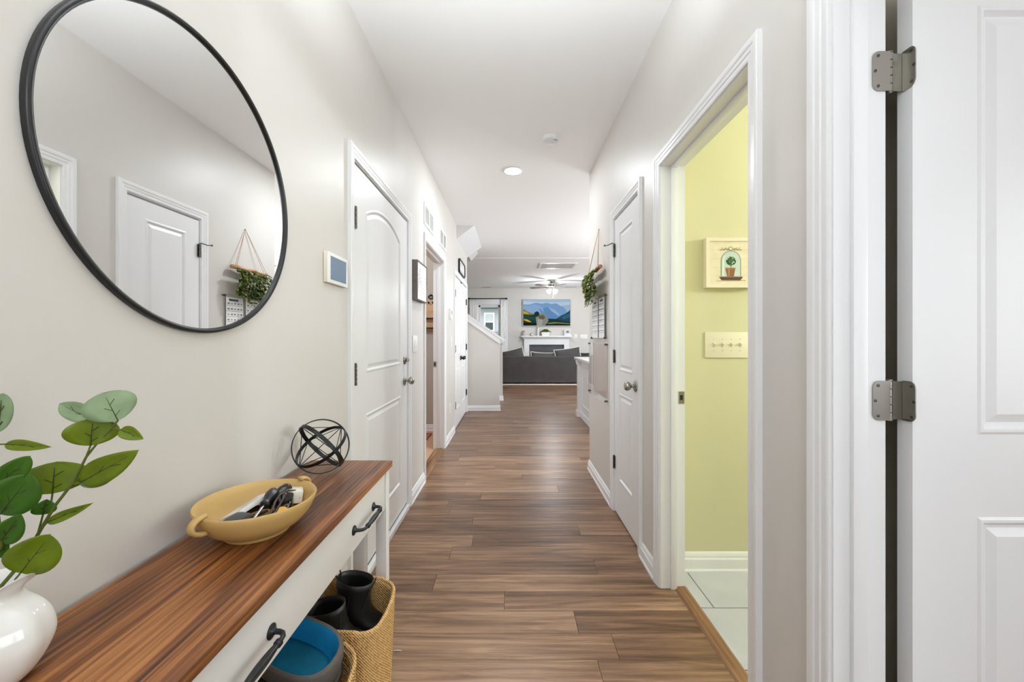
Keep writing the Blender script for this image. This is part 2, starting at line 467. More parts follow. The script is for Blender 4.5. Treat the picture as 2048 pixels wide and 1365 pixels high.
while y < YF:
    if y > 6.62:
        x = -3.05 - random.uniform(0, 1.2)
        while x < 5.4:
            x1 = min(x + PL, 5.4); x0 = max(x, -3.05)
            box(b, x0, x1 - .001, y, y + PW - .001, -0.006, 0)
            x += PL
    y += PW
far = obj('plank', b, wood('far_floor_wood', '#4A3120', '#795A42', '#A68467', 0, stretch=10, base=1.9, rough=0.34, figure=0.9, bumpS=0.1), floor); far['kind'] = 'stuff'
b = nb()
for (x0, x1, y0, y1) in ((1.6, 5.4, 3.68, 6.62), (0.85, 3.6, -2.5, 0.985)): box(b, x0, x1, y0, y1, -0.006, -0.0005)
o = obj('plank', b, FLOORW, floor); o['kind'] = 'stuff'
# tiled floor of the green room
tf = nb(); box(tf, 0.845, 3.3, 1.10, 2.07, -0.02, -0.001)
tf = tag(obj('floor.001', tf, GROUT), 'pale grey square tile floor of the green room', 'floor', kind='structure')
TS = 0.335
for i in range(-1, 5):
    for j in range(-1, 5):
        x0 = 0.862 + i * TS - (0.11 if j % 2 else 0.0) + .05; y0 = 1.135 + j * TS - 0.02
        xa, xb, ya, yb = max(x0, .85), min(x0 + TS - .005, 2.2), max(y0, 1.102), min(y0 + TS - .005, 2.068)
        if xb - xa < .03 or yb - ya < .03: continue
        bm = nb(); box(bm, xa, xb, ya, yb, -0.004, 0.004, 0.0015)
        obj('tile', bm, TILE, tf)
b = nb(); prism(b, [(0.79, R1[0] - .003, 0), (0.80, R1[0] - .003, 0.009), (0.838, R1[0] - .003, 0.011), (0.853, R1[0] - .003, 0.003), (0.853, R1[0] - .003, 0)], (0, R1[1] - R1[0] + .006, 0))
tag(obj('trim_1', b, OAK), 'brown wooden threshold strip at the green room doorway', 'threshold', kind='structure')
b = nb(); box(b, -3.05, XL - .06, 3.05, 5.2, -0.004, 0.002)
tag(obj('floor.002', b, mat('peach_floor', '#C79C80', 0.5, var=.06)), 'peach floor of the room past the framed sign', 'floor', kind='structure')
b = nb(); prism(b, [(XL - .10, D2[0], 0), (XL - .09, D2[0], 0.010), (XL - .02, D2[0], 0.010), (XL + .005, D2[0], 0)], (0, D2[1] - D2[0], 0))
tag(obj('trim_2', b, OAK), 'brown wooden threshold strip at the doorway past the framed sign', 'threshold', kind='structure')

# ------------------------------------------------------------------ casings, jambs, baseboards
CAS = [(0, 0), (0, .0085), (.004, .0105), (.018, .0105), (.021, .0130), (.033, .0140), (.037, .0165), (.044, .0175), (.054, .0175), (.057, .0155), (.057, 0)]
def casing(name, F, a0, a1, zt, label, zb=0.0, jamb=None, stops=(), strike=None):
    root = empty(name, F.p(a0, 0, zb), label, 'door frame', kind='structure')
    b = nb(); rs = []
    i0, i1 = a0 - .005, a1 + .005
    for (a, z, ds, dz) in ((i0, zb, -1, 0), (i0, zt + .005, -1, 1), (i1, zt + .005, 1, 1), (i1, zb, 1, 0)):
        rs.append([F.p(a + ds * t, n, z + dz * t) for t, n in CAS])
    rings(b, rs)
    obj('casing', b, WHITE, root)
    b = nb()
    fbox(b, F, a0 - JT, a0, -TH - .001, .001, 0, zt); fbox(b, F, a1, a1 + JT, -TH - .001, .001, 0, zt); fbox(b, F, a0 - JT, a1 + JT, -TH - .001, .001, zt, zt + JT)
    obj('jamb', b, WHITE, root)
    if stops:
        n0, n1 = stops; b = nb(); t = .0105
        fbox(b, F, a0, a0 + t, n0, n1, 0, zt - t, .0015); fbox(b, F, a1 - t, a1, n0, n1, 0, zt - t, .0015); fbox(b, F, a0, a1, n0, n1, zt - t, zt, .0015)
        obj('door_stop', b, WHITE, root, smooth=True, angle=35)
    if strike:
        a, n, z = strike
        b = nb(); fbox(b, F, a - .0025, a, n - .014, n + .014, z - .029, z + .029, .001)
        s = obj('strike_plate', b, NICKEL, root)
        b = nb(); fbox(b, F, a - .0032, a - .0024, n - .006, n + .008, z - .012, z + .012)
        obj('latch_hole', b, BLACKP, s)
    return root
FL = Fr((XL, 0, 0), (0, 1, 0), (1, 0, 0))
FRW = Fr((XR, 0, 0), (0, 1, 0), (-1, 0, 0))
casing('trim_3', FL, *D1, DT, 'white casing around the arched panel door on the left')
casing('trim_4', FL, *D2, DT, 'white casing of the open doorway past the framed sign', stops=(-.07, -.04), strike=(D2[1], -.098, .928))
casing('trim_5', FL, *D3, DT, 'white casing around the double closet doors')
casing('trim_6', FRW, *R2, DT, 'white casing around the narrow closet door on the right')
casing('trim_7', FRW, *R1, DT, 'white casing of the doorway to the green room', stops=(-.075, -.045), strike=(R1[1], -.099, .925))
casing('trim_8', FRW, *R0, DT, 'white casing of the doorway beside the nearest open door', stops=(-.068, -.036))
BASE = [(0, 0), (.019, 0), (.019, .010), (.0145, .017), (.0135, .057), (.009, .064), (.009, .071), (.0065, .079), (.003, .086), (0, .088)]
def baseboard(name, F, runs, label, sc=1.0):
    root = empty(name, F.p(runs[0][0], 0, 0), label, 'baseboard', kind='structure')
    for a0, a1 in runs:
        b = nb(); rings(b, [[F.p(a, n, z * sc) for n, z in BASE] for a in (a0, a1)])
        obj('board', b, WHITE, root)
    return root
cw = .062
baseboard('baseboard_left', FL, [(YB, D1[0] - cw), (D1[1] + cw, D2[0] - cw), (D2[1] + cw, D3[0] - cw), (D3[1] + cw, 6.65)], 'white baseboard along the mirror side wall')
baseboard('baseboard_right', FRW, [(R0[1] + cw, R1[0] - cw), (R1[1] + cw, R2[0] - cw), (R2[1] + cw, 3.68 + .014)], 'white baseboard along the green room side wall')
FGREEN = Fr((0, 2.07, 0), (1, 0, 0), (0, -1, 0))
baseboard('baseboard_green', FGREEN, [(XR + TH, 3.3)], 'white baseboard under the green wall', 1.16)
FFAR = Fr((0, YF, 0), (1, 0, 0), (0, -1, 0))
baseboard('baseboard_far', FFAR, [(-3.0, 0.36), (1.75, 5.4)], 'white baseboard under the living room wall')
baseboard('baseboard_laundry', Fr((0, 5.2, 0), (1, 0, 0), (0, -1, 0)), [(-3.0, XL - TH)], 'white baseboard in the tan room')

# ------------------------------------------------------------------ doors
def inset(pts, d):
    n = len(pts); out = []
    for i in range(n):
        p0, p1, p2 = Vector(pts[i - 1]), Vector(pts[i]), Vector(pts[(i + 1) % n])
        e1 = (p1 - p0).normalized(); e2 = (p2 - p1).normalized()
        n1 = Vector((-e1.y, e1.x)); n2 = Vector((-e2.y, e2.x))
        k = n1 + n2; k = k / max(k.dot(n1), .3) if k.length > 1e-6 else n1
        out.append(tuple(p1 + k * d))
    return out
def rect(a0, a1, z0, z1): return [(a0, z0), (a1, z0), (a1, z1), (a0, z1)]
def archrect(a0, a1, z0, zs, zp, n=14):
    c, h = (a0 + a1) / 2, (a1 - a0) / 2
    s = zp - zs; R = (h * h + s * s) / (2 * s); th = math.asin(h / R)
    top = [(c + R * math.sin(th - 2 * th * i / n), zp - R + R * math.cos(th - 2 * th * i / n)) for i in range(n + 1)]
    return [(a0, z0), (a1, z0)] + top
PROF = [(.0, .0), (.006, .0022), (.012, .0022), (.020, -.0065), (.026, -.0065), (.044, -.001)]
def door(name, F, a0, a1, z0, z1, panels, label, thick=.035, back=True):
    root = empty(name, F.p((a0 + a1) / 2, 0, z0), label, 'door', kind='structure')
    b = nb()
    # slab: front face with openings, sides and back
    outer = [b.verts.new(F.p(a, 0, z)) for a, z in rect(a0, a1, z0, z1)]
    es = [b.edges.new((outer[i], outer[(i + 1) % 4])) for i in range(4)]
    for P_ in panels:
        vs = [b.verts.new(F.p(a, 0, z)) for a, z in P_]
        es += [b.edges.new((vs[i], vs[(i + 1) % len(vs)])) for i in range(len(vs))]
    bmesh.ops.triangle_fill(b, use_beauty=True, use_dissolve=False, edges=es, normal=F.en)
    bk = [b.verts.new(F.p(a, -thick, z)) for a, z in rect(a0, a1, z0, z1)]
    for i in range(4): b.faces.new((outer[i], outer[(i + 1) % 4], bk[(i + 1) % 4], bk[i]))
    b.faces.new(bk)
    obj('slab', b, DOORW, root)
    for P_ in panels:
        b = nb()
        rs = [[F.p(a, n, z) for a, z in inset(P_, t)] for t, n in PROF]
        rings(b, rs, True, False, True)
        obj('panel', b, DOORW, root, smooth=True, angle=12)
    return root
def hinge(F, a, n, z, parent, m=DARKMETAL, h=.089, r=.0058, leaf=.012):
    b = nb(); k = 5
    for i in range(k):
        lathe(b, F.p(a, n, z - h / 2 + h * i / k + .0006), (0, 0, 1), [(r * .6, 0), (r, .0008), (r, h / k - .002), (r * .6, h / k - .0012)], 12)
    lathe(b, F.p(a, n, z + h / 2), (0, 0, 1), [(r * .8, 0), (r * .8, .003), (r * .4, .005)], 10)
    fbox(b, F, a - leaf, a + leaf, n - .008, n - .005, z - h / 2, z + h / 2)
    return obj('hinge', b, m, parent, smooth=True, angle=40)
def knob(F, a, n, z, parent, m=NICKEL, r=.027):
    kn = nb(); c = F.p(a, n, z)
    lathe(kn, c, F.en, [(.0105, .006), (.0095, .020), (.0105, .027), (.018, .031), (.0255, .039), (r, .048), (.0262, .056), (.021, .0635), (.010, .067), (.0001, .0675)], 28)
    k = obj('knob', kn, m, parent, smooth=True, angle=40)
    b = nb(); lathe(b, c, F.en, [(.033, 0), (.0335, .003), (.031, .0065), (.022, .010), (.013, .0115), (.001, .0118)], 28)
    obj('rose', b, m, k, smooth=True, angle=40)
    return k
# door_1: arched two panel door to the garage
FD1 = Fr((XL - .002, 0, 0), (0, 1, 0), (1, 0, 0))
d1 = door('door_1', FD1, D1[0] + .003, D1[1] - .003, .052, 2.034, [archrect(2.02, 2.655, 1.035, 1.852, 1.93), rect(2.02, 2.655, .235, .828)], 'white two panel door with arched top panel beside console table')
for z in (1.777, 1.04, .33): hinge(FD1, D1[0] + .012, .010, z, d1, h=.102, r=.0065, leaf=.016)
knob(FD1, 2.752, 0, .92, d1)
b = nb(); c = FD1.p(2.752, 0, 1.062)
lathe(b, c, (1, 0, 0), [(.031, 0), (.0315, .004), (.027, .010), (.014, .012), (.001, .0125)], 28)
db = obj('deadbolt', b, NICKEL, d1, smooth=True, angle=40)
b = nb(); fbox(b, FD1, 2.746, 2.758, .012, .034, 1.05, 1.076, .004); obj('thumb_turn', b, NICKEL, db, smooth=True)
b = nb(); fbox(b, FL, D1[0], D1[1], -TH, .017, 0, .036, .004); obj('threshold', b, WHITE, d1, smooth=True, angle=35)
b = nb(); fbox(b, FL, D1[0], D1[1], -.06, -.006, .036, .052); obj('door_sweep', b, BLACKP, d1)  # black strip stands for the shade in the gap under the door
# door_2: narrow closet door
FD2 = Fr((XR + .002, 0, 0), (0, 1, 0), (-1, 0, 0))
d2 = door('door_2', FD2, R2[0] + .003, R2[1] - .003, .012, 2.034, [rect(2.378, 2.678, .993, 1.928), rect(2.378, 2.678, .250, .845)], 'white narrow two panel closet door with round nickel knob')
for z in (1.826, 1.085, .347): hinge(FD2, R2[1] - .010, .010, z, d2)
knob(FD2, 2.325, 0, .932, d2)
b = nb(); a = R2[1] - .010
tube(b, [FD2.p(a, .010, 1.873), FD2.p(a, .020, 1.878), FD2.p(a + .022, .045, 1.868), FD2.p(a + .045, .062, 1.871)], .0035, 8)
lathe(b, FD2.p(a + .045, .062, 1.871), (FD2.es + FD2.en * .7), [(.006, -.004), (.0075, 0), (.006, .005)], 10)
obj('hinge_pin_stop', b, DARKMETAL, d2, smooth=True)
# door_3: nearest door, swung open into the room on the right
FD3 = Fr((.884, .876, 0), (1, 0, 0), (0, -1, 0))
d3 = door('door_3', FD3, 0, .76, .012, 2.034, [rect(.142, .62, 1.0, 1.945), rect(.142, .62, .25, .818)], 'white door standing open at the right edge, two hinges showing')
def big_hinge(z, parent):
    h = .089
    def leaf(pts3):   # rounded plate from a (u, z) outline
        return pts3
    def outline(w, rr=.015, n=5):
        p = [(0, -h / 2)]
        p += [(w - rr + rr * math.sin(t * PI / 2 / n), -h / 2 + rr - rr * math.cos(t * PI / 2 / n)) for t in range(n + 1)]
        p += [(w - rr + rr * math.cos(t * PI / 2 / n), h / 2 - rr + rr * math.sin(t * PI / 2 / n)) for t in range(n + 1)]
        p += [(0, h / 2)]
        return p
    bx_, by_ = .8545, .8990          # barrel
    jx, jy = XR + TH + .001, .8945   # jamb edge
    b = nb()
    for i in range(5): lathe(b, (bx_, by_, z - h / 2 + h * i / 5), (0, 0, 1), [(.004, 0), (.0062, .0007), (.0062, h / 5 - .0014), (.004, h / 5 - .0007)], 14)
    lathe(b, (bx_, by_, z + h / 2), (0, 0, 1), [(.0062, 0), (.0062, .002), (.003, .004)], 14)
    lathe(b, (bx_, by_, z - h / 2 - .003), (0, 0, 1), [(.003, 0), (.006, .002), (.006, .003)], 14)
    hg = obj('hinge', b, NICKEL, parent, smooth=True, angle=40)
    b = nb(); prism(b, [(bx_ - .004 - u, jy, z + zz) for u, zz in outline(.039)], (0, -.0022, 0))
    obj('jamb_leaf', b, NICKEL, hg)
    b = nb(); prism(b, [(.8838, by_ - .002 - u * .83, z + zz) for u, zz in outline(.035)], (-.0022, 0, 0)); box(b, bx_ + .002, .8838, by_ - .0015, by_ + .0015, z - h / 2 + .002, z + h / 2 - .002)
    obj('door_leaf', b, NICKEL, hg)
    for u, zz in ((.027, .034), (.0335, 0), (.027, -.034)):
        b = nb(); lathe(b, (bx_ - .004 - u, jy - .0022, z + zz), (0, -1, 0), [(.0036, 0), (.0034, .0008), (.0018, .0009), (.0016, .0003), (.0001, .0003)], 12); obj('screw', b, DARKMETAL, hg)
        b = nb(); lathe(b, (.8816, by_ - .002 - u * .78, z + zz), (-1, 0, 0), [(.0036, 0), (.0034, .0008), (.0018, .0009), (.0016, .0003), (.0001, .0003)], 12); obj('screw', b, DARKMETAL, hg)
for z in (1.812, 1.072, .32): big_hinge(z, d3)
# double closet doors
FD4 = Fr((XL - .002, 0, 0), (0, 1, 0), (1, 0, 0))
mid = (D3[0] + D3[1]) / 2
for k, (a0, a1) in enumerate(((D3[0] + .003, mid - .0015), (mid + .0015, D3[1] - .003))):
    w = a1 - a0
    dd = door('door_%d' % (4 + k), FD4, a0, a1, .012, 2.034, [rect(a0 + .12, a1 - .12, 1.0, 1.925), rect(a0 + .12, a1 - .12, .25, .83)],
              ('nearer leaf' if k == 0 else 'farther leaf') + ' of the white double closet doors with black knobs')
    for z in (1.80, 1.07, .33): hinge(FD4, (a0 + .006) if k == 0 else (a1 - .006), .012, z, dd, m=mat('black_hinge', '#3A3A38', .4, .6), h=.095, r=.008, leaf=.014)
    knob(FD4, (a1 - .055) if k == 0 else (a0 + .055), 0, .925, dd, m=BLACK)
    b = nb(); lathe(b, FD4.p(a1 - .03 if k == 0 else a0 + .03, .004, 2.028), (1, 0, 0), [(.012, -.004), (.012, .003), (.004, .006)], 10); obj('roller_catch', b, BLACKP, dd)
# front door opening behind the camera: glazed door
FE = Fr((0, YB - .04, 0), (1, 0, 0), (0, 1, 0))
root = empty('door_6', (0, YB - .04, 0), 'white glazed front door behind the camera', 'door', kind='structure')
b = nb(); fbox(b, FE, -.46, -.36, -.04, 0, 0, 2.05); fbox(b, FE, .36, .46, -.04, 0, 0, 2.05); fbox(b, FE, -.36, .36, -.04, 0, 0, .42); fbox(b, FE, -.36, .36, -.04, 0, 2.0, 2.05)
obj('slab', b, DOORW, root)

# ------------------------------------------------------------------ console table
TZ, TY0, TY1, TXF = .770, .41, 1.442, -.429
table = empty('console_table', (-.58, .926, 0), 'white console table with walnut brown top under the round mirror', 'table')
b = nb(); box(b, XL + .012, TXF, TY0, TY1, TZ - .021, TZ, .0025)
obj('tabletop', b, WALNUT, table, smooth=True, angle=35)
TW = mat('white_table_paint', '#E4E2E0', .34)
XF = -.4425
for (x0, x1) in ((XF - .033, XF + .004), (-.556, -.516)):
    for (y0, y1) in ((TY1 - .042, TY1 - .008), (TY0 + .008, TY0 + .042)):
        bx('leg', x0, x1, y0, y1, 0.0, TZ - .021, TW, table, .0015)
b = nb(); box(b, -.70, XF - .012, TY0 + .012, TY0 + .03, .612, TZ - .021); box(b, -.70, XF - .012, TY1 - .03, TY1 - .012, .612, TZ - .021); box(b, -.712, -.698, TY0 + .012, TY1 - .012, .612, TZ - .021); box(b, -.70, XF - .012, TY0 + .02, TY1 - .02, .612, .620)
obj('apron', b, TW, table)
dr = bx('drawer', XF - .018, XF, TY0 + .046, TY1 - .046, .612, TZ - .024, TW, table, .001)
def pull(yc):
    z = .671; L_ = .079
    for s in (-1, 1):
        b = nb(); c = Vector((XF, yc + s * L_, z))
        lathe(b, c, (1, 0, 0), [(.0135, 0), (.0138, .002), (.011, .004), (.0065, .006), (.005, .009)], 20)
        path = [c + Vector((.006, 0, 0)), c + Vector((.016, -s * .0005, 0)), c + Vector((.024, -s * .004, 0)), c + Vector((.0285, -s * .011, 0)), c + Vector((.030, -s * .020, 0)), c + Vector((.030, -s * .034, 0))]
        tube(b, path, [.0052, .0048, .0046, .0044, .0042, .004], 10)
        obj('handle_post', b, PULLM, dr, smooth=True, angle=50)
    n = 20; rs = []
    for i in range(13):
        t = i / 12; y = yc - .047 + .094 * t
        r = .0046 + .0032 * math.sin(PI * t) ** .8
        rs.append([(XF + .030 + math.cos(2 * PI * k / n) * r * (1 - .13 * (k % 2)), y, z + math.sin(2 * PI * k / n) * r * (1 - .13 * (k % 2))) for k in range(n)])
    b = nb(); rings(b, rs)
    for s in (-1, 1):
        for o_ in (0, .005): lathe(b, (XF + .030, yc + s * (.047 + o_), z), (0, s, 0), [(.004, -.002), (.0072, 0), (.0072, .0015), (.004, .0035)], 16)
    obj('handle_grip', b, PULLM, dr, smooth=True, angle=25)
pull(1.199); pull(.655)

# ------------------------------------------------------------------ round mirror
MC, MR = Vector((XL, .942, 1.573)), .349
mir = empty('round_mirror', MC, 'large round wall mirror with thin black frame', 'mirror')
b = nb(); prof = [(MR - .0115, .0025), (MR - .0115, .009), (MR - .009, .0125), (MR - .004, .0135), (MR - .001, .012), (MR, .0085), (MR - .001, .0005)]
rs = []
n = 120
for i in range(n + 1):
    t = 2 * PI * i / n
    rs.append([MC + Vector((h, r * math.cos(t), r * math.sin(t))) for r, h in prof])
V = rings(b, rs, True, False, False)
bmesh.ops.remove_doubles(b, verts=b.verts[:], dist=1e-5)
obj('frame', b, mat('mirror_frame_black', '#2A2A2B', .33, .4), mir, smooth=True, angle=60)
b = nb(); lathe(b, MC + Vector((.001, 0, 0)), (1, 0, 0), [(MR - .008, 0), (MR - .008, .0045)], 120)
obj('glass', b, MIRROR, mir)

# ------------------------------------------------------------------ things on the left wall
# alarm panel
a = empty('alarm_panel', FL.p(1.65, 0, 1.494), 'white wall touch panel with dark blue screen', 'panel')
fb('body', FL, 1.556, 1.748, .001, .013, 1.433, 1.555, CREAM, a, .003)
fb('bezel', FL, 1.556, 1.748, .0128, .0185, 1.433, 1.555, PLATE, a, .0025)
fb('screen', FL, 1.581, 1.729, .0183, .0192, 1.447, 1.541, mat('dark_screen', '#42566B', .08, spec=.8, emis='#5F7A92', estr=.35), a)  # faint blue glow stands in for a reflection on the screen
# framed sign
a = empty('framed_sign', FL.p(3.117, 0, 1.65), 'square white sign with grey lettering in deep brown grey frame', 'sign')
b = nb(); A0, A1, Z0, Z1 = 2.95, 3.285, 1.50, 1.797
for q in ((A0, A0 + .008, Z0, Z1), (A1 - .008, A1, Z0, Z1), (A0 + .008, A1 - .008, Z0, Z0 + .008), (A0 + .008, A1 - .008, Z1 - .008, Z1)): fbox(b, FL, q[0], q[1], .001, .043, q[2], q[3])
obj('frame', b, mat('brown_grey_frame', '#6E6660', .6, var=.1, scale=30), a)
fb('board', FL, A0 + .008, A1 - .008, .002, .038, Z0 + .008, Z1 - .008, PLATE, a)
random.seed(3); polys = []
for (cx, zt, zb_) in ((3.0, 1.70, 1.57), (3.04, 1.745, 1.64), (3.06, 1.66, 1.55), (3.10, 1.62, 1.54), (3.14, 1.68, 1.60), (3.16, 1.62, 1.53), (3.19, 1.71, 1.60), (3.22, 1.64, 1.55)):
    polys.append(([(cx - .002, zb_), (cx + .002, zb_), (cx + .003, zt), (cx - .001, zt)], '#A9A5A1'))
    z = zb_
    while z < zt:
        polys.append((ell(cx + random.uniform(-.008, .008), z, random.uniform(.006, .013), .004, 10), '#B9B5B1')); z += random.uniform(.018, .035)
decal('lettering', FL, polys, a, .038)
# vents
for k, (a0, lab) in enumerate(((3.35, 'white return air grille nearest the framed sign'), (4.08, 'white return air grille nearest the stair soffit'))):
    v = empty('wall_vent', FL.p(a0 + .2, 0, 2.27), lab, 'vent', 'return air grilles above the doorway')
    b = nb(); w = .41; z0, z1 = 2.178, 2.366
    for q in ((0, .03, 0, 1), (w - .03, w, 0, 1), (w / 2 - .012, w / 2 + .012, 0, 1)): fbox(b, FL, a0 + q[0], a0 + q[1], .0, .008, z0, z1)
    fbox(b, FL, a0 + .0305, a0 + w - .0305, 0, .0078, z0, z0 + .025); fbox(b, FL, a0 + .0305, a0 + w - .0305, 0, .0078, z1 - .025, z1)
    obj('frame', b, WHITE, v)
    fb('backing', FL, a0 + .02, a0 + w - .02, .0004, .0012, z0 + .02, z1 - .02, GREYBACK, v)
    for i in range(14):
        z = z0 + .026 + i * .0097
        for (c0, c1) in ((.03, w / 2 - .012), (w / 2 + .012, w - .03)):
            b = nb(); prism(b, [FL.p(a0 + c0, .0013, z), FL.p(a0 + c0, .0048, z + .001), FL.p(a0 + c0, .0030, z + .0088), FL.p(a0 + c0, .0013, z + .0088)], FL.es * (c1 - c0))
            obj('louver', b, mat('vent_slat', '#B9BAB4', .5), v)
# switches, outlet, thermostat on the left wall
def rocker_plate(name, F, a0, a1, z0, z1, gangs, label, cat='switch', toggle=False, m=PLATE):
    r = empty(name, F.p((a0 + a1) / 2, 0, z0), label, cat)
    fb('plate', F, a0, a1, .0003, .0065, z0, z1, m, r, .002)
    for g in range(gangs):
        c = (a0 + a1) / 2 + (g - (gangs - 1) / 2) * .0457; zc = (z0 + z1) / 2
        if toggle:
            s = fb('slot', F, c - .005, c + .005, .0062, .0072, zc - .012, zc + .012, mat('switch_slot', '#CFC6B0', .5), r)
            b = nb(); prism(b, [F.p(c - .0038, .007, zc - .006), F.p(c - .0038, .019, zc + .006), F.p(c - .0038, .017, zc + .011), F.p(c - .0038, .007, zc + .008)], F.es * .0076); obj('toggle', b, m, s)
            for dz in (-.03, .03):
                b = nb(); lathe(b, F.p(c, .0062, zc + dz), F.en, [(.003, 0), (.0028, .001), (.0001, .0012)], 10); obj('screw', b, mat('cream_screw', '#CBC2AE', .4), r)
        else:
            s = fb('rocker', F, c - .0165, c + .0165, .0062, .0085, zc - .033, zc + .033, m, r, .001)
            b = nb(); prism(b, [F.p(c - .0145, .0083, zc - .030), F.p(c - .0145, .0125, zc - .030), F.p(c - .0145, .009, zc + .030), F.p(c - .0145, .0083, zc + .030)], F.es * .029); obj('paddle', b, m, s)
    return r
rocker_plate('light_switch', FL, 2.965, 3.105, 1.107, 1.232, 2, 'white double light switch below the framed sign')
rocker_plate('light_switch', FL, 4.83, 4.905, 1.11, 1.232, 1, 'white light switch under the thermostat')
t = empty('thermostat', FL.p(4.78, 0, 1.5), 'white thermostat box beside the double closet doors', 'thermostat')
fb('body', FL, 4.71, 4.83, .0005, .026, 1.44, 1.565, PLATE, t, .004); fb('display', FL, 4.73, 4.81, .0255, .0265, 1.50, 1.545, mat('grey_display', '#A8ADA6', .2), t)
t = empty('wall_outlet', FL.p(4.77, 0, .32), 'white wall outlet low between doorway and closet', 'outlet')
fb('plate', FL, 4.735, 4.81, .0003, .0065, .312, .432, PLATE, t, .002)
for z in (.351, .393): fb('socket', FL, 4.755, 4.79, .006, .0085, z - .014, z + .014, CREAM, t, .003)
# dark framed sign above the closet
t = empty('wall_plaque', FL.p(5.86, 0, 2.24), 'white oblong plaque with black rounded frame above double closet doors', 'sign')
pts = []
A0, A1, Z0, Z1, rr = 5.53, 6.19, 2.135, 2.335, .05
for (ca, cz, t0) in ((A1 - rr, Z0 + rr, -PI / 2), (A1 - rr, Z1 - rr, 0), (A0 + rr, Z1 - rr, PI / 2), (A0 + rr, Z0 + rr, PI)):
    for i in range(7): pts.append((ca + rr * math.cos(t0 + PI / 2 * i / 6), cz + rr * math.sin(t0 + PI / 2 * i / 6)))
b = nb(); inn = inset(pts, .016)
rings(b, [[FL.p(a_, n_, z_) for a_, z_ in P_] for P_, n_ in ((pts, .001), (pts, .026), (inn, .026), (inn, .010))], True, False, False)
obj('frame', b, BLACK, t)
b = nb(); prism(b, [FL.p(a_, .001, z_) for a_, z_ in inset(pts, .010)], FL.en * .011); obj('board', b, PLATE, t)
polys = [(rect(x, x + random.uniform(.02, .05), 2.25 + random.uniform(-.02, .03), 2.256 + random.uniform(.01, .04)), '#A8A8A6') for x in (5.64, 5.72, 5.80, 5.90, 5.98, 6.05)] + [(rect(5.68, 6.04, 2.185, 2.193), '#B5B5B2')]
decal('lettering', FL, polys, t, .012)

# room past the framed sign
FLA = Fr((0, 5.2, 0), (1, 0, 0), (0, -1, 0))
s = empty('wooden_rack', FLA.p(-1.05, 0, 1.6), 'pale wood board with black hooks seen through the left doorway', 'rack')
fb('board', FLA, -1.32, -.92, .001, .020, 1.30, 1.70, wood('pale_pine', '#B98E68', '#D0A780', '#E0BD98', 0, rough=.6), s)
for i in range(7):
    a_ = -1.29 + i * .055
    b = nb(); tube(b, [FLA.p(a_, .02, 1.675), FLA.p(a_, .05, 1.665), FLA.p(a_, .062, 1.682)], .007, 8); lathe(b, FLA.p(a_, .02, 1.675), FLA.en, [(.013, 0), (.012, .004), (.001, .006)], 12); obj('hook', b, BLACK, s)
for z in (1.46, 1.335): fb('shelf_bar', FLA, -1.32, -.92, .02, .07, z, z + .016, BLACKP, s)
s = empty('wall_ring', FLA.p(-1.04, 0, 1.78), 'small black ring hook above the pale wood board', 'hook')
b = nb(); tube(b, [FLA.p(-1.045 + .03 * math.cos(2 * PI * i / 20), .012, 1.75 + .022 * math.sin(2 * PI * i / 20)) for i in range(20)], .007, 8, closed=True); lathe(b, FLA.p(-1.045, 0, 1.775), FLA.en, [(.014, 0), (.012, .01), (.004, .014)], 12)
obj('ring', b, BLACK, s)
s = empty('floor_mat', (-1.15, 4.95, .002), 'orange red mat on the peach floor past the left doorway', 'mat')
b = nb(); box(b, -1.6, -1.0, 4.72, 5.02, .002, .012, .004); obj('mat_top', b, mat('orange_mat', '#B4664A', .8, var=.2, scale=60), s)
b = nb(); tube(b, [(-1.6, 4.72, .012), (-1.0, 4.72, .012), (-1.0, 5.02, .012), (-1.6, 5.02, .012)], .004, 6, closed=True); obj('border', b, mat('dark_red_border', '#7A3B2A', .8), s)

# ------------------------------------------------------------------ stairs
FK = Fr((0, 6.65, 0), (1, 0, 0), (0, -1, 0))
SL = .70
def knee(name, y0, y1, xe, label):
    r = empty(name, (xe, y0, 0), label, 'stair wall', kind='structure')
    b = nb(); ztop = lambda x: 1.14 + (-.192 - x) * SL
    prism(b, [(XL - .9, y0, 0), (xe, y0, 0), (xe, y0, ztop(xe)), (XL - .9, y0, min(CH, ztop(XL - .9)))], (0, y1 - y0, 0)); obj('body', b, WALL, r)
    cx0, cx1 = XL - .9, xe + .075
    b = nb(); zc = lambda x: ztop(x) + .074
    prism(b, [(cx0, y0 - .03, zc(cx0)), (cx1, y0 - .03, zc(cx1)), (cx1, y0 - .03, zc(cx1) + .022), (cx0, y0 - .03, zc(cx0) + .022)], (0, y1 - y0 + .06, 0)); obj('cap', b, WHITE, r)
    b = nb(); 
    for ya in (y0 - .018, y1): prism(b, [(cx0, ya, ztop(cx0) - .02), (xe + .018, ya, ztop(xe + .018) - .02), (xe + .018, ya, zc(xe + .018)), (cx0, ya, zc(cx0))], (0, .018, 0))
    box(b, xe, xe + .018, y0, y1, ztop(xe + .018) - .02, zc(xe + .018)); obj('skirt', b, WHITE, r)
    b = nb(); rings(b, [[(xe + n_, y_ , z_) for n_, z_ in BASE] for y_ in (y0 - .015, y1 + .015)]); rings(b, [[(x_, y0 - n_, z_) for n_, z_ in BASE] for x_ in (XL, xe + .015)])
    obj('baseboard', b, WHITE, r)
knee('wall_stair', 6.65, 6.765, -.195, 'beige stair half wall with white sloping cap facing the hall')
knee('wall_stair.001', 7.75, 7.865, -.165, 'beige stair half wall on the far side of the steps')
st = empty('staircase', (-1.2, 7.2, 0), 'staircase climbing left between the two half walls', 'stairs', kind='structure')
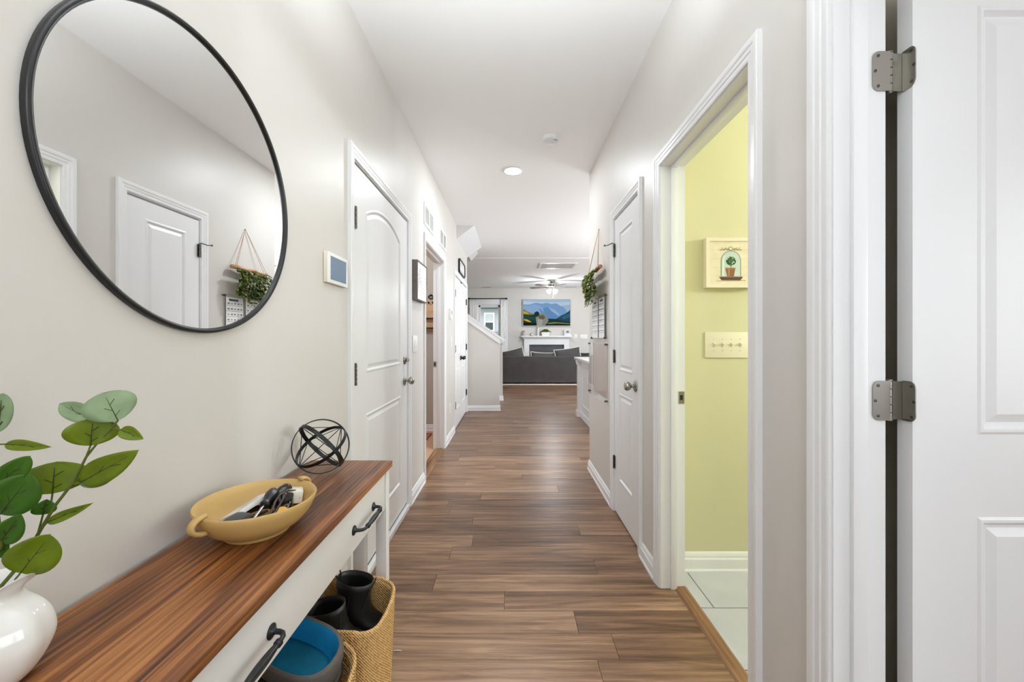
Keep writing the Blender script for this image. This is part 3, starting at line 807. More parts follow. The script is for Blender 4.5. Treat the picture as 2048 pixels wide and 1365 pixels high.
for i in range(8):
    x1 = -.26 - .27 * i
    bx('riser', x1 - .27, x1, 6.77, 7.745, .19 * i if i else 0, .19 * (i + 1) - .025, WHITE, st)
    bx('tread', x1 - .27, x1 + .025, 6.77, 7.745, .19 * (i + 1) - .0248, .19 * (i + 1), OAK, st)

# ------------------------------------------------------------------ ceiling things
FC = 0
c = empty('recessed_light', (.018, 3.62, CH), 'round recessed ceiling light, lit', 'light')
b = nb(); lathe(b, (.018, 3.62, CH), (0, 0, -1), [(.094, 0), (.094, .003), (.088, .0065), (.078, .007), (.076, .004)], 40, cap=False); obj('trim_ring', b, WHITE, c, smooth=True, angle=40)
b = nb(); lathe(b, (.018, 3.62, CH), (0, 0, -1), [(.0765, .003), (.074, .005), (.0001, .0055)], 40); obj('lens', b, mat('lit_lens', '#FFFFFF', .4, emis=(1, .97, .92), estr=9), c, smooth=True)
l = bpy.data.lights.new('recessed_lamp', 'AREA'); l.shape = 'DISK'; l.size = .14; l.energy = 14; l.color = WARM
lo = bpy.data.objects.new('recessed_lamp', l); lo.location = (.018, 3.62, CH - .012); COL.objects.link(lo)
s = empty('smoke_detector', (.30, 3.02, CH), 'round white smoke detector on the hall ceiling', 'smoke detector')
b = nb(); lathe(b, (.30, 3.02, CH), (0, 0, -1), [(.062, 0), (.0635, .006), (.060, .008), (.066, .010), (.066, .020), (.060, .030), (.045, .034), (.0001, .035)], 36); obj('body', b, WHITE, s, smooth=True, angle=30)
b = nb(); box(b, .32, .345, 2.985, 2.993, CH - .0345, CH - .031); obj('slot', b, mat('dark_slot', '#6F6F6F', .6), s)
b = nb(); lathe(b, (.318, 3.03, CH - .033), (0, 0, -1), [(.006, 0), (.005, .003), (.0001, .0032)], 12); obj('button', b, mat('detector_grey', '#C8C8C8', .5), s)
# return grille in the living room ceiling
v = empty('ceiling_vent', (.965, 8.3, CH - .006), 'white slatted return grille in the far ceiling', 'vent')
b = nb(); x0, x1, y0, y1, z = .58, 1.35, 8.0, 8.62, CH - .006
for q in ((x0, x1, y0, y0 + .05), (x0, x1, y1 - .05, y1), (x0, x0 + .05, y0 + .05, y1 - .05), (x1 - .05, x1, y0 + .05, y1 - .05)): box(b, *q, z - .012, z - .0003)
obj('frame', b, WHITE, v)
bx('backing', x0 + .03, x1 - .03, y0 + .03, y1 - .03, z - .0025, z - .0006, GREYBACK, v)
for i in range(16):
    y = y0 + .06 + i * .0325
    b = nb(); prism(b, [(x0 + .05, y, z - .003), (x0 + .05, y + .002, z - .003), (x0 + .05, y + .018, z - .011), (x0 + .05, y + .016, z - .011)], (x1 - x0 - .1, 0, 0)); obj('slat', b, mat('vent_slat', '#B9BAB4', .5), v)
v = empty('ceiling_register', (-.73, 11.75, CH - .006), 'small white ceiling register above the window', 'vent')
bx('frame', -.9, -.56, 11.68, 11.85, CH - .014, CH - .0063, WHITE, v)
for i in range(4): bx('slat', -.87, -.59, 11.70 + i * .034, 11.715 + i * .034, CH - .02, CH - .0142, mat('register_grey', '#9A9A98', .5), v)
# ceiling fan
FX, FY = 1.075, 10.4
f = empty('ceiling_fan', (FX, FY, CH - .006), 'brushed metal ceiling fan with five blades and lit glass shades', 'fan')
zc = CH - .0065
b = nb(); lathe(b, (FX, FY, zc), (0, 0, -1), [(.055, 0), (.075, .01), (.075, .045), (.05, .06), (.045, .075)], 28); obj('canopy', b, NICKEL, f, smooth=True, angle=40)
b = nb(); lathe(b, (FX, FY, zc), (0, 0, -1), [(.05, .07), (.095, .085), (.105, .11), (.105, .15), (.09, .175), (.05, .19), (.05, .215)], 28); mo = obj('motor', b, NICKEL, f, smooth=True, angle=40)
BL = wood('fan_blade_wood', '#4A4038', '#6A5B50', '#7E6E61', 0, rough=.5)
for k in range(5):
    th = math.radians(8 + 72 * k)
    R_ = Matrix.Translation((FX, FY, zc - .175)) @ Matrix.Rotation(th, 4, 'Z') @ Matrix.Rotation(math.radians(10), 4, 'X')
    b = nb(); n = 8
    out = [(.16, -.05), (.3, -.062), (.55, -.066), (.6, -.06), (.63, -.035), (.64, 0), (.63, .035), (.6, .06), (.55, .066), (.3, .062), (.16, .05)]
    prism(b, [R_ @ Vector((x, y, 0)) for x, y in out], R_.to_3x3() @ Vector((0, 0, .007)))
    bl = obj('blade', b, BL, f)
    b = nb(); prism(b, [R_ @ Vector((x, y, -.004)) for x, y in ((.08, -.018), (.17, -.03), (.24, -.022), (.24, .022), (.17, .03), (.08, .018))], R_.to_3x3() @ Vector((0, 0, .004))); obj('blade_bracket', b, NICKEL, bl)
for k in range(4):
    th = math.radians(45 + 90 * k)
    d = Vector((math.cos(th) * .75, math.sin(th) * .75, -.65)).normalized()
    c0 = Vector((FX, FY, zc - .225)) + Vector((math.cos(th), math.sin(th), 0)) * .035
    b = nb(); tube(b, [c0, c0 + d * .03], .012, 8); arm = obj('light_arm', b, NICKEL, f)
    b = nb(); lathe(b, c0 + d * .025, d, [(.022, 0), (.03, .02), (.045, .06), (.06, .095), (.062, .10), (.058, .098), (.043, .06), (.028, .02)], 20, cap=False); obj('glass_shade', b, mat('lit_frosted_glass', '#FFFFFF', .4, emis=(1, .96, .9), estr=3.5), f, smooth=True)
    b = nb(); sphere(b, c0 + d * .06, .024); obj('bulb', b, mat('lit_bulb', '#FFFFFF', .4, emis=(1, .95, .85), estr=12), f, smooth=True)
b = nb(); tube(b, [(FX + .02, FY - .02, zc - .22), (FX + .02, FY - .02, zc - .46)], .0025, 6); sphere(b, (FX + .02, FY - .02, zc - .465), .006); obj('pull_chain', b, NICKEL, f)
l = bpy.data.lights.new('fan_lamp', 'POINT'); l.energy = 36; l.shadow_soft_size = .09; l.color = WARM
lo = bpy.data.objects.new('fan_lamp', l); lo.location = (FX, FY, zc - .40); COL.objects.link(lo)
# globe lamps added out of view to brighten entry, kitchen, living and side rooms
def globe(name, x, y, drop, r, watts, label, color=WARM, group=None):
    g = empty(name, (x, y, CH), label, 'light')
    b = nb(); lathe(b, (x, y, CH - .0005), (0, 0, -1), [(.06, 0), (.06, .012), (.03, .022), (.008, .025), (.008, drop - r)], 24); obj('stem', b, NICKEL, g, smooth=True, angle=40)
    b = nb(); sphere(b, (x, y, CH - drop), r, su=24, sv=16); obj('globe', b, glassy('clear_globe_glass', refl=.02), g, smooth=True)
    l = bpy.data.lights.new(name + '_lamp', 'POINT'); l.energy = watts; l.shadow_soft_size = r * .7; l.color = color
    o = bpy.data.objects.new(name + '_lamp', l); o.location = (x, y, CH - drop); COL.objects.link(o)
globe('entry_pendant', .0, -.75, .60, .12, 16, 'glass globe pendant over the entry behind the camera')
globe('kitchen_pendant', 3.0, 5.4, .75, .13, 98, 'glass globe pendant over the kitchen counter')
globe('green_room_pendant', 2.75, 1.40, .85, .10, 58, 'glass globe lamp in the green room', (.82, .89, 1.0))
globe('living_pendant', 3.5, 8.3, .95, .13, 27, 'glass globe lamp in the living room beyond the kitchen')
globe('laundry_pendant', -1.9, 4.1, .35, .10, 26, 'glass globe lamp in the tan room')

# uplight bowl added out of view to brighten the hall ceiling
BY = .80
g = empty('bowl_light', (-.02, BY, CH), 'white hanging bowl light over the entry, above the frame', 'light')
b = nb(); lathe(b, (-.02, BY, CH - .0005), (0, 0, -1), [(.065, 0), (.065, .012), (.03, .025), (.008, .03), (.008, .53)], 24); obj('stem', b, NICKEL, g, smooth=True, angle=40)
b = nb(); lathe(b, (-.02, BY, CH), (0, 0, -1), [(.198, .435), (.188, .465), (.135, .512), (.05, .528), (.0001, .53), (.0001, .525), (.05, .522), (.133, .507), (.183, .463), (.194, .435)], 40, cap=False); obj('bowl', b, WHITE, g, smooth=True)
l = bpy.data.lights.new('bowl_lamp', 'POINT'); l.energy = 50; l.shadow_soft_size = .05; l.color = WARM
o = bpy.data.objects.new('bowl_lamp', l); o.location = (-.02, BY, CH - .472); COL.objects.link(o)

# ------------------------------------------------------------------ window in the far wall, curtains, the house outside
w = empty('window_1', ((WX0 + WX1) / 2, YF, WZ0), 'white framed double hung window in the living room wall', 'window', kind='structure')
b = nb(); rs = []
for (a, z, ds, dz) in ((WX0, WZ0, -1, -1), (WX0, WZ1, -1, 1), (WX1, WZ1, 1, 1), (WX1, WZ0, 1, -1), (WX0, WZ0, -1, -1)): rs.append([FFAR.p(a + ds * t, n_, z + dz * t) for t, n_ in CAS])
rings(b, rs, True, False, False); obj('casing', b, WHITE, w)
b = nb()
fbox(b, FFAR, WX0, WX0 + .05, -.10, -.04, WZ0, WZ1); fbox(b, FFAR, WX1 - .05, WX1, -.10, -.04, WZ0, WZ1); fbox(b, FFAR, WX0, WX1, -.10, -.04, WZ1 - .05, WZ1); fbox(b, FFAR, WX0, WX1, -.10, -.04, WZ0, WZ0 + .06)
obj('sash', b, WHITE, w)
fb('meeting_rail', FFAR, WX0 + .05, WX1 - .05, -.09, -.05, 1.36, 1.41, WHITE, w)
fb('pane', FFAR, WX0 + .05, WX1 - .05, -.073, -.069, WZ0 + .05, WZ1 - .05, glassy('window_glass', refl=.0), w)
fb('head_valance', FFAR, WX0 - .06, WX1 + .06, .001, .06, WZ1 + .02, 2.385, WHITE, w, .004)
fb('sill', FFAR, WX0 - .08, WX1 + .08, 0, .05, WZ0 - .085, WZ0 - .058, WHITE, w)
c = empty('curtain_rod', FFAR.p(-.7, 0, 2.41), 'black curtain rod over the living room window', 'curtain rod')
b = nb(); tube(b, [FFAR.p(-1.26, .10, 2.405), FFAR.p(-.15, .10, 2.412)], .013, 12); obj('rod', b, BLACK, c, smooth=True)
for a_ in (-1.27, -.14):
    b = nb(); sphere(b, FFAR.p(a_, .10, 2.408), .028, sc=(1.3, 1, 1)); obj('finial', b, BLACK, c, smooth=True)
for a_ in (-1.2, -.2):
    b = nb(); tube(b, [FFAR.p(a_, .0, 2.41), FFAR.p(a_, .10, 2.41)], .009, 8); obj('bracket', b, BLACK, c)
SHEER = mat('white_curtain', '#F7F7F7', .9)
for k, (a0, a1, lab) in enumerate(((-1.25, -1.03, 'white curtain hanging left of the living room window'), (-.31, -.11, 'white curtain hanging between window and mantel'))):
    b = nb(); rs = []
    n = 48
    for z in (2.39, 2.0, 1.2, .5, .04):
        rs.append([FFAR.p(a0 + (a1 - a0) * i / n + (.002 * math.sin(z * 3 + i)), .09 + .014 * math.sin(2 * PI * 4.5 * i / n) , z) for i in range(n + 1)])
    rings(b, rs, False, False, False)
    cu = empty('curtain', FFAR.p((a0 + a1) / 2, .09, .04), lab, 'curtain', 'white living room curtains')
    o = obj('panel', b, SHEER, cu, smooth=True)
    so = o.modifiers.new('thick', 'SOLIDIFY'); so.thickness = .003
    b = nb()
    for i in range(5): 
        a_ = a0 + (a1 - a0) * (i + .5) / 5
        tube(b, [FFAR.p(a_, .10 + .02 * math.cos(2 * PI * j / 12), 2.408 + .02 * math.sin(2 * PI * j / 12)) for j in range(12)], .003, 6, closed=True)
    obj('rings', b, BLACK, cu)
# neighbour's house seen through the window
h = empty('neighbour_house', (-1.1, 20, -.5), 'white clapboard house seen outside through the living room window', 'building')
SID = mat('white_siding', '#B2B6BA', .7)
for i in range(22):
    z = -.5 + i * .15
    b = nb(); prism(b, [(-6, 20, z), (-6, 20 - .022, z), (-6, 20 - .006, z + .152), (-6, 20, z + .152)], (10, 0, 0)); obj('siding_board', b, SID, h)
bx('wall_core', -6, 4, 20.0, 20.2, -.5, 2.85, SID, h)
b = nb(); prism(b, [(-6.3, 19.4, 2.84), (-6.3, 19.4, 2.70), (-6.3, 20, 2.70), (-6.3, 22, 3.9), (-6.3, 22, 4.0)], (10.6, 0, 0)); obj('roof', b, mat('slate_roof', '#5E6A72', .8), h)
wn = empty('x', (0, 0, 0), '', None); bpy.data.objects.remove(wn)
b = nb(); F2 = Fr((0, 20 - .024, 0), (1, 0, 0), (0, -1, 0))
for q in ((-1.36, -1.28, 1.55, 2.5), (-.90, -.82, 1.55, 2.5), (-1.28, -.90, 2.42, 2.5), (-1.28, -.90, 1.55, 1.63), (-1.28, -.90, 2.0, 2.06)): fbox(b, F2, q[0], q[1], 0, .05, q[2], q[3])
wn = obj('window', b, WHITE, h)
for z0, z1, c_ in ((1.63, 2.0, '#3F4A48'), (2.06, 2.42, '#B9C4C6')): fb('pane', F2, -1.28, -.90, .005, .015, z0, z1, mat('far_pane' + c_, c_, .15), wn)
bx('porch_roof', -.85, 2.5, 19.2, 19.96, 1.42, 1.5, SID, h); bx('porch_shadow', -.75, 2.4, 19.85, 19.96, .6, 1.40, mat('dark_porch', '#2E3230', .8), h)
tag(bx('lawn', -9, 9, 12.6, 20, -.6, -.5, mat('lawn_green', '#7F8A66', .9, var=.2, scale=4)), 'green lawn outside the living room window', 'lawn')

# ------------------------------------------------------------------ television, fireplace, mantel things
TX0, TX1, TZ0, TZ1 = .365, 1.794, 1.592, 2.385
tv = empty('television', FFAR.p(1.08, 0, 1.6), 'flat television on the wall showing blue mountains', 'television')
fb('back_box', FFAR, TX0 + .2, TX1 - .2, .001, .03, TZ0 + .15, TZ1 - .15, BLACKP, tv)
fb('panel', FFAR, TX0, TX1, .03, .062, TZ0, TZ1, BLACKP, tv, .002)
b = nb()
for q in ((TX0 - .012, TX0, TZ0 - .012, TZ1 + .012), (TX1, TX1 + .012, TZ0 - .012, TZ1 + .012), (TX0, TX1, TZ0 - .012, TZ0), (TX0, TX1, TZ1, TZ1 + .012)): fbox(b, FFAR, q[0], q[1], .028, .068, q[2], q[3])
obj('bezel', b, mat('silver_bezel', '#D5D3CF', .4), tv)
def tvp(pts): return [(TX0 + .006 + (x - 238) / 767 * (TX1 - TX0 - .012), TZ1 - .006 - (y - 350) / 428 * (TZ1 - TZ0 - .012)) for x, y in pts]
P_ = [([(238, 350), (1005, 350), (1005, 778), (238, 778)], '#A9BBC9'),
      ([(238, 350), (1005, 350), (1005, 385), (700, 395), (238, 375)], '#93AFC6'),
      ([(850, 450), (1005, 432), (1005, 560), (800, 560)], '#8FA9BE'),
      ([(238, 428), (330, 432), (450, 400), (540, 417), (620, 402), (700, 422), (780, 410), (850, 455), (905, 480), (960, 560), (900, 640), (778, 668), (238, 668)], '#6C90B8'),
      ([(238, 450), (330, 452), (420, 425), (470, 440), (540, 470), (600, 520), (560, 600), (238, 600)], '#7C9CBF'),
      ([(560, 500), (640, 470), (720, 500), (800, 570), (840, 600), (780, 660), (640, 668), (590, 590)], '#5880AC'),
      ([(640, 470), (760, 520), (840, 600), (810, 620), (700, 540)], '#86A3C2'),
      ([(480, 480), (560, 540), (640, 640), (560, 640)], '#5F86B0'),
      ([(780, 665), (860, 612), (930, 580), (985, 540), (1005, 515), (1005, 778), (740, 778)], '#1F4155'),
      ([(860, 640), (930, 600), (1005, 580), (1005, 640), (900, 680)], '#2E566B'),
      ([(238, 508), (300, 540), (360, 570), (420, 595), (520, 640), (640, 665), (790, 668), (830, 690), (1005, 715), (1005, 778), (238, 778)], '#16302F'),
      ([(238, 518), (300, 540), (360, 572), (410, 600), (330, 600), (238, 590)], '#8A7B2A'),
      ([(238, 545), (300, 560), (330, 590), (238, 575)], '#B79A35'),
      ([(238, 600), (330, 610), (430, 640), (440, 700), (238, 670)], '#1D4038'),
      ([(250, 668), (310, 680), (375, 720), (330, 722), (250, 692)], '#C59A28'),
      ([(640, 735), (740, 722), (860, 730), (1005, 745), (1005, 756), (800, 742), (650, 752)], '#7C7A2E'),
      ([(238, 730), (460, 740), (640, 765), (1005, 760), (1005, 778), (238, 778)], '#0B1716'),
      ([(440, 640), (460, 600), (520, 575), (575, 582), (620, 620), (652, 690), (630, 740), (590, 778), (458, 778)], '#7C7E76'),
      ([(470, 680), (520, 640), (560, 680), (540, 778), (470, 778)], '#93948C'),
      ([(480, 620), (560, 600), (600, 640), (570, 680), (500, 670)], '#5A5540'),
      ([(410, 575), (440, 552), (470, 540), (500, 570), (500, 610), (450, 640), (430, 610)], '#1C2B26')]
decal('picture', FFAR, [(tvp(p_), c_) for p_, c_ in P_], tv, .0622, eps=.0002, emis=.85)
mn = empty('fireplace_mantel', FFAR.p(1.06, 0, 0), 'white fireplace mantel with dark grey opening below television', 'fireplace')
b = nb()
for q in ((.395, .55), (1.60, 1.755)): fbox(b, FFAR, q[0], q[1], .001, .11, 0, 1.02)
fbox(b, FFAR, .395, 1.755, .001, .11, 1.02, 1.19); obj('surround', b, WHITE, mn)
b = nb()
for q in ((.375, .57), (1.58, 1.775)): fbox(b, FFAR, q[0], q[1], .001, .13, 0, .14, .005)
obj('plinth', b, WHITE, mn)
b = nb(); rings(b, [[FFAR.p(a_, n_, z_) for n_, z_ in ((.001, 1.19), (.115, 1.19), (.12, 1.205), (.14, 1.215), (.155, 1.235), (.18, 1.245), (.001, 1.245))] for a_ in (.36, 1.79)]); obj('crown', b, WHITE, mn)
fb('shelf', FFAR, .304, 1.82, .001, .205, 1.2452, 1.285, WHITE, mn, .004)
SLT = mat('slate_surround', '#4F4C50', .45, var=.15, scale=6)
b = nb(); fbox(b, FFAR, .55, .78, .002, .03, 0, 1.02); fbox(b, FFAR, 1.37, 1.60, .002, .03, 0, 1.02); fbox(b, FFAR, .78, 1.37, .002, .03, .78, 1.02); obj('slate_facing', b, SLT, mn)
fb('firebox', FFAR, .78, 1.37, .002, .012, .0, .78, mat('firebox_black', '#242224', .6), mn)
MZ = 1.2852
def mx(x): return (x - 1022) * 12.0 / F_PX
c = empty('jar_candle', (mx(1047.5), 12.0, MZ), 'grey pink jar candle at the left end of the mantel', 'candle')
b = nb(); lathe(b, (mx(1047.5), 12.0, MZ), (0, 0, 1), [(.038, 0), (.042, .006), (.042, .11), (.036, .125), (.036, .13)], 24); obj('jar', b, mat('pink_grey_glass', '#B7A9AA', .15), c, smooth=True, angle=40)
b = nb(); lathe(b, (mx(1047.5), 12.0, MZ + .13), (0, 0, 1), [(.043, 0), (.043, .018), (.038, .024), (.0001, .025)], 24); obj('lid', b, mat('grey_lid', '#77706E', .4), c, smooth=True, angle=40)
c = empty('mantel_clock', (mx(1063.5), 12.0, MZ), 'small round dark ornament with white face on the mantel', 'clock')
b = nb(); lathe(b, (mx(1063.5), 12.03, MZ + .042), (0, -1, 0), [(.036, 0), (.042, .008), (.042, .04), (.036, .048)], 24); obj('case', b, mat('bronze_case', '#5A4E44', .4, .5), c, smooth=True, angle=40)
b = nb(); lathe(b, (mx(1063.5) + .006, 11.98, MZ + .042), (0, -1, 0), [(.028, 0), (.028, .003), (.0001, .004)], 24); obj('face', b, PLATE, c)
b = nb(); box(b, mx(1063.5) - .02, mx(1063.5) + .02, 11.985, 12.025, MZ, MZ + .006); obj('foot', b, BLACKP, c)
c = empty('tall_white_vase', (mx(1076), 12.03, MZ), 'slim white bottle vase behind the mantel plant', 'vase')
b = nb(); lathe(b, (mx(1076), 12.03, MZ), (0, 0, 1), [(.035, 0), (.045, .03), (.044, .12), (.03, .19), (.022, .24), (.03, .275), (.026, .275), (.018, .24)], 24); obj('body', b, mat('vase_pale', '#DADAD4', .3), c, smooth=True, angle=50)
b = nb(); lathe(b, (mx(1076), 12.03, MZ + .25), (0, 0, 1), [(.029, 0), (.03, .012), (.024, .014)], 20, cap=False); obj('neck_band', b, mat('teal_band', '#6F9496', .4), c)
c = empty('mantel_planter', (mx(1091), 11.98, MZ), 'white planter with bushy green leaves on the mantel', 'potted plant')
b = nb(); X_ = mx(1091)
rings(b, [[(X_ + sx * w_, 11.98 + sy * d_, MZ + z_) for sx, sy in ((-1, -1), (1, -1), (1, 1), (-1, 1))] for w_, d_, z_ in ((.105, .05, 0), (.13, .06, .11), (.12, .052, .11), (.11, .045, .09))]); obj('pot', b, PLATE, c)
def blade(bm, base, d, up, L_, W_, mi=0, cup=.15):
    d = Vector(d).normalized(); s = d.cross(Vector(up)).normalized(); nn = s.cross(d)
    ts = [(0, .05), (.25, .75), (.5, 1), (.78, .75), (1, .05)]
    C_ = [bm.verts.new(Vector(base) + d * L_ * t - nn * (.12 * L_ * t * t)) for t, w_ in ts]
    A_ = [bm.verts.new(Vector(base) + d * L_ * t - nn * (.12 * L_ * t * t) + s * W_ * w_ / 2 + nn * cup * W_ * w_) for t, w_ in ts]
    B_ = [bm.verts.new(Vector(base) + d * L_ * t - nn * (.12 * L_ * t * t) - s * W_ * w_ / 2 + nn * cup * W_ * w_) for t, w_ in ts]
    for i in range(4):
        bm.faces.new((C_[i], C_[i + 1], A_[i + 1], A_[i])).material_index = mi
        bm.faces.new((B_[i], B_[i + 1], C_[i + 1], C_[i])).material_index = mi
random.seed(11)
b = nb()
for i in range(130):
    th, ph = random.uniform(0, 2 * PI), random.uniform(.05, 1.45)
    d = Vector((math.cos(th) * math.sin(ph) * 1.4, math.sin(th) * math.sin(ph) * .6, math.cos(ph) * .9))
    blade(b, (X_ + d.x * .075, 11.98 + d.y * .05, MZ + .10 + d.z * .035), d, (0, 0, 1), random.uniform(.05, .10), .03, random.choice((0, 0, 1)))
o = obj('foliage', b, [leafmat('sage_leaf', '#8B9A72', '#8FA060'), leafmat('dark_sage_leaf', '#5E7048', '#6F8040')], c); o['kind'] = 'stuff'
c = empty('photo_frame', (mx(1135), 12.0, MZ + .05), 'small silver photo frame on the white box at mantel end', 'picture frame')
b = nb(); X_ = mx(1135); FF2 = Fr((0, 12.0, 0), (1, 0, 0), (0, -1, 0))
for q in ((-.095, -.065, .052, .185), (.065, .095, .052, .185), (-.065, .065, .052, .075), (-.065, .065, .162, .185)): fbox(b, FF2, X_ + q[0], X_ + q[1], 0, .015, MZ + q[2], MZ + q[3])
obj('frame', b, mat('silver_frame', '#C9C9C9', .35, .3), c)
fb('photo', FF2, X_ - .065, X_ + .065, .0005, .006, MZ + .075, MZ + .162, mat('photo_grey', '#B8BCC0', .4), c); decal('portrait', FF2, [(ell(X_, MZ + .12, .03, .034), '#6E747A')], c, .0062)
c = tag(bx('white_box', mx(1135) - .105, mx(1135) + .105, 11.93, 12.06, MZ, MZ + .052, mat('box_white', '#E6E6E6', .5), None, .003), 'low white box at the right end of the mantel', 'box')
rocker_plate('light_switch', FFAR, 1.93, 2.005, 1.21, 1.335, 1, 'white single wall plate right of the mantel')
rocker_plate('light_switch', FFAR, 2.105, 2.32, 1.195, 1.325, 4, 'wide white switch plate right of the mantel, near the corner')

# ------------------------------------------------------------------ sofa, pillows, daylight strip
SOFA = mat('charcoal_sofa', '#4A4746', .85, var=.12, scale=5, bump=.3, bscale=300)
sf = empty('sofa', (.75, 10.9, 0), 'charcoal grey sofa seen from behind in the living room', 'sofa')
SX0, SX1 = -.78, 2.5
bx('back', SX0, SX1, 10.44, 10.66, .042, .735, SOFA, sf, .03)
bx('seat', SX0 + .2, SX1 - .2, 10.67, 11.35, .07, .40, SOFA, sf, .04)
for x0, x1 in ((SX0, SX0 + .2), (SX1 - .2, SX1)): bx('arm', x0, x1, 10.67, 11.37, .05, .60, SOFA, sf, .04)
for x in (SX0 + .08, SX1 - .08):
    for y in (10.5, 11.3): bx('foot', x - .03, x + .03, y - .03, y + .03, .0085, .06, BLACKP, sf)
def cushion(name, c, w, h, t, rot, m, label, piping=None, group=None):
    e = empty(name, c, label, 'pillow', group)
    M_ = Matrix.Translation(c) @ rot
    b = nb(); n = 14; grid = {}
    for s in (1, -1):
        for i in range(n + 1):
            for j in range(n + 1):
                u, v = 2 * i / n - 1, 2 * j / n - 1
                edge = (1 - u * u) * (1 - v * v)
                q = 1 - .10 * (u * u) * (1 - abs(v)) - .0
                x = u * w / 2 * (1 - .07 * (1 - v * v)); z = v * h / 2 * (1 - .10 * (1 - u * u))
                grid[s, i, j] = b.verts.new(M_ @ Vector((x, s * t / 2 * max(edge, 0) ** .45, z)))
    for s in (1, -1):
        for i in range(n):
            for j in range(n): b.faces.new((grid[s, i, j], grid[s, i + 1, j], grid[s, i + 1, j + 1], grid[s, i, j + 1]))
    bmesh.ops.remove_doubles(b, verts=b.verts[:], dist=1e-5)
    obj('cover', b, m, e, smooth=True)
    if piping:
        path = []
        for k in range(4 * n):
            q, r_ = divmod(k, n); t_ = 2 * r_ / n - 1
            u, v = ((t_, -1), (1, t_), (-t_, 1), (-1, -t_))[q]
            path.append(M_ @ Vector((u * w / 2 * (1 - .07 * (1 - v * v)), 0, v * h / 2 * (1 - .10 * (1 - u * u)))))
        b = nb(); tube(b, path, .011, 6, closed=True); obj('piping', b, piping, e, smooth=True)
    return e
PIP = mat('white_piping', '#E5E2DE', .8)
cushion('throw_pillow', (.06, 10.82, .72), .62, .40, .16, Matrix.Rotation(math.radians(-14), 4, 'Y') @ Matrix.Rotation(math.radians(-18), 4, 'X'), SOFA, 'grey pillow with white piping at the left of the sofa', PIP)
cushion('throw_pillow', (.86, 10.85, .63), .66, .42, .17, Matrix.Rotation(math.radians(3), 4, 'Y') @ Matrix.Rotation(math.radians(-20), 4, 'X'), SOFA, 'grey pillow with white piping lowest in the middle of the sofa', PIP)
cushion('throw_pillow', (1.55, 10.82, .74), .72, .42, .17, Matrix.Rotation(math.radians(-8), 4, 'Y') @ Matrix.Rotation(math.radians(-18), 4, 'X'), SOFA, 'grey pillow with white piping standing highest at the right', PIP)
cushion('throw_pillow', (2.02, 10.85, .68), .34, .30, .14, Matrix.Rotation(math.radians(-18), 4, 'X'), BLACKP, 'small black pillow at the right end of the sofa')
r = tag(bx('area_rug', -1.2, 2.6, 10.28, 11.9, .0005, .0085, mat('cream_rug', '#E3DCD2', .95, var=.06, scale=40, bump=.5, bscale=200), None, .003), 'cream area rug under the sofa', 'rug')  # pale sheet on the floor stands in for daylight under the sofa

# ------------------------------------------------------------------ kitchen peninsula
kp = empty('kitchen_peninsula', (1.9, 5.8, 0), 'white kitchen peninsula end with corner post past the hall', 'counter')
bx('cabinet', 1.085, 2.9, 5.12, 6.18, .0, .875, WHITE, kp)
bx('countertop', 1.0, 2.98, 5.05, 6.32, .878, .915, mat('white_quartz', '#E3E2E0', .25, var=.03, scale=12), kp, .006)
b = nb(); box(b, 1.03, 1.13, 6.13, 6.22, .11, .80); box(b, 1.02, 1.14, 6.12, 6.23, .80, .83, .005); box(b, 1.01, 1.15, 6.11, 6.24, .83, .876, .008); obj('post', b, WHITE, kp)
b = nb(); box(b, 1.012, 1.148, 6.112, 6.238, 0, .085, .006); box(b, 1.022, 1.138, 6.122, 6.228, .085, .11, .006); obj('post_base', b, WHITE, kp)
FKP = Fr((1.085, 0, 0), (0, 1, 0), (-1, 0, 0))
b = nb(); rings(b, [[FKP.p(a_, n_, z_) for n_, z_ in BASE] for a_ in (5.12, 6.11)]); obj('baseboard', b, WHITE, kp)
b = nb(); P4 = rect(5.25, 6.02, .18, .80); rings(b, [[FKP.p(a_, n_, z_) for a_, z_ in inset(P4, t_)] for t_, n_ in ((0, .0005), (0, .008), (.02, .008), (.03, .0005))], True, False, False); obj('panel_moulding', b, WHITE, kp)
fb('outlet_cover', FKP, 5.60, 5.68, .001, .007, .58, .70, PLATE, kp, .002)

# ------------------------------------------------------------------ things on the right wall
# hanging greenery
random.seed(5)
hp = empty('hanging_greenery', FRW.p(3.3, 0, 1.5), 'artificial trailing greenery on a wooden stick hung by twine', 'wall hanging')
A, Bk = FRW.p(3.06, .038, 1.765), FRW.p(3.50, .038, 1.765)
b = nb(); pts = [A.lerp(Bk, i / 8) + Vector((0, 0, .006 * math.sin(i * 1.7))) for i in range(9)]
tube(b, pts, [.016, .0165, .015, .0155, .0145, .015, .014, .0135, .012], 10); obj('stick', b, wood('branch_wood', '#7A4E2E', '#B07C50', '#C8966A', 1, rough=.7, base=4), hp, smooth=True)
b = nb(); apex = FRW.p(3.265, .006, 2.105)
for s_ in (.05, .09, .86, .94): tube(b, [apex, A.lerp(Bk, s_) + Vector((-.012, 0, .012))], .0017, 5)
obj('twine', b, mat('jute_twine', '#B08A62', .9), hp)
b = nb(); lathe(b, FRW.p(3.265, 0, 2.105), FRW.en, [(.004, 0), (.003, .008), (.005, .010), (.001, .012)], 10); obj('nail', b, NICKEL, hp)
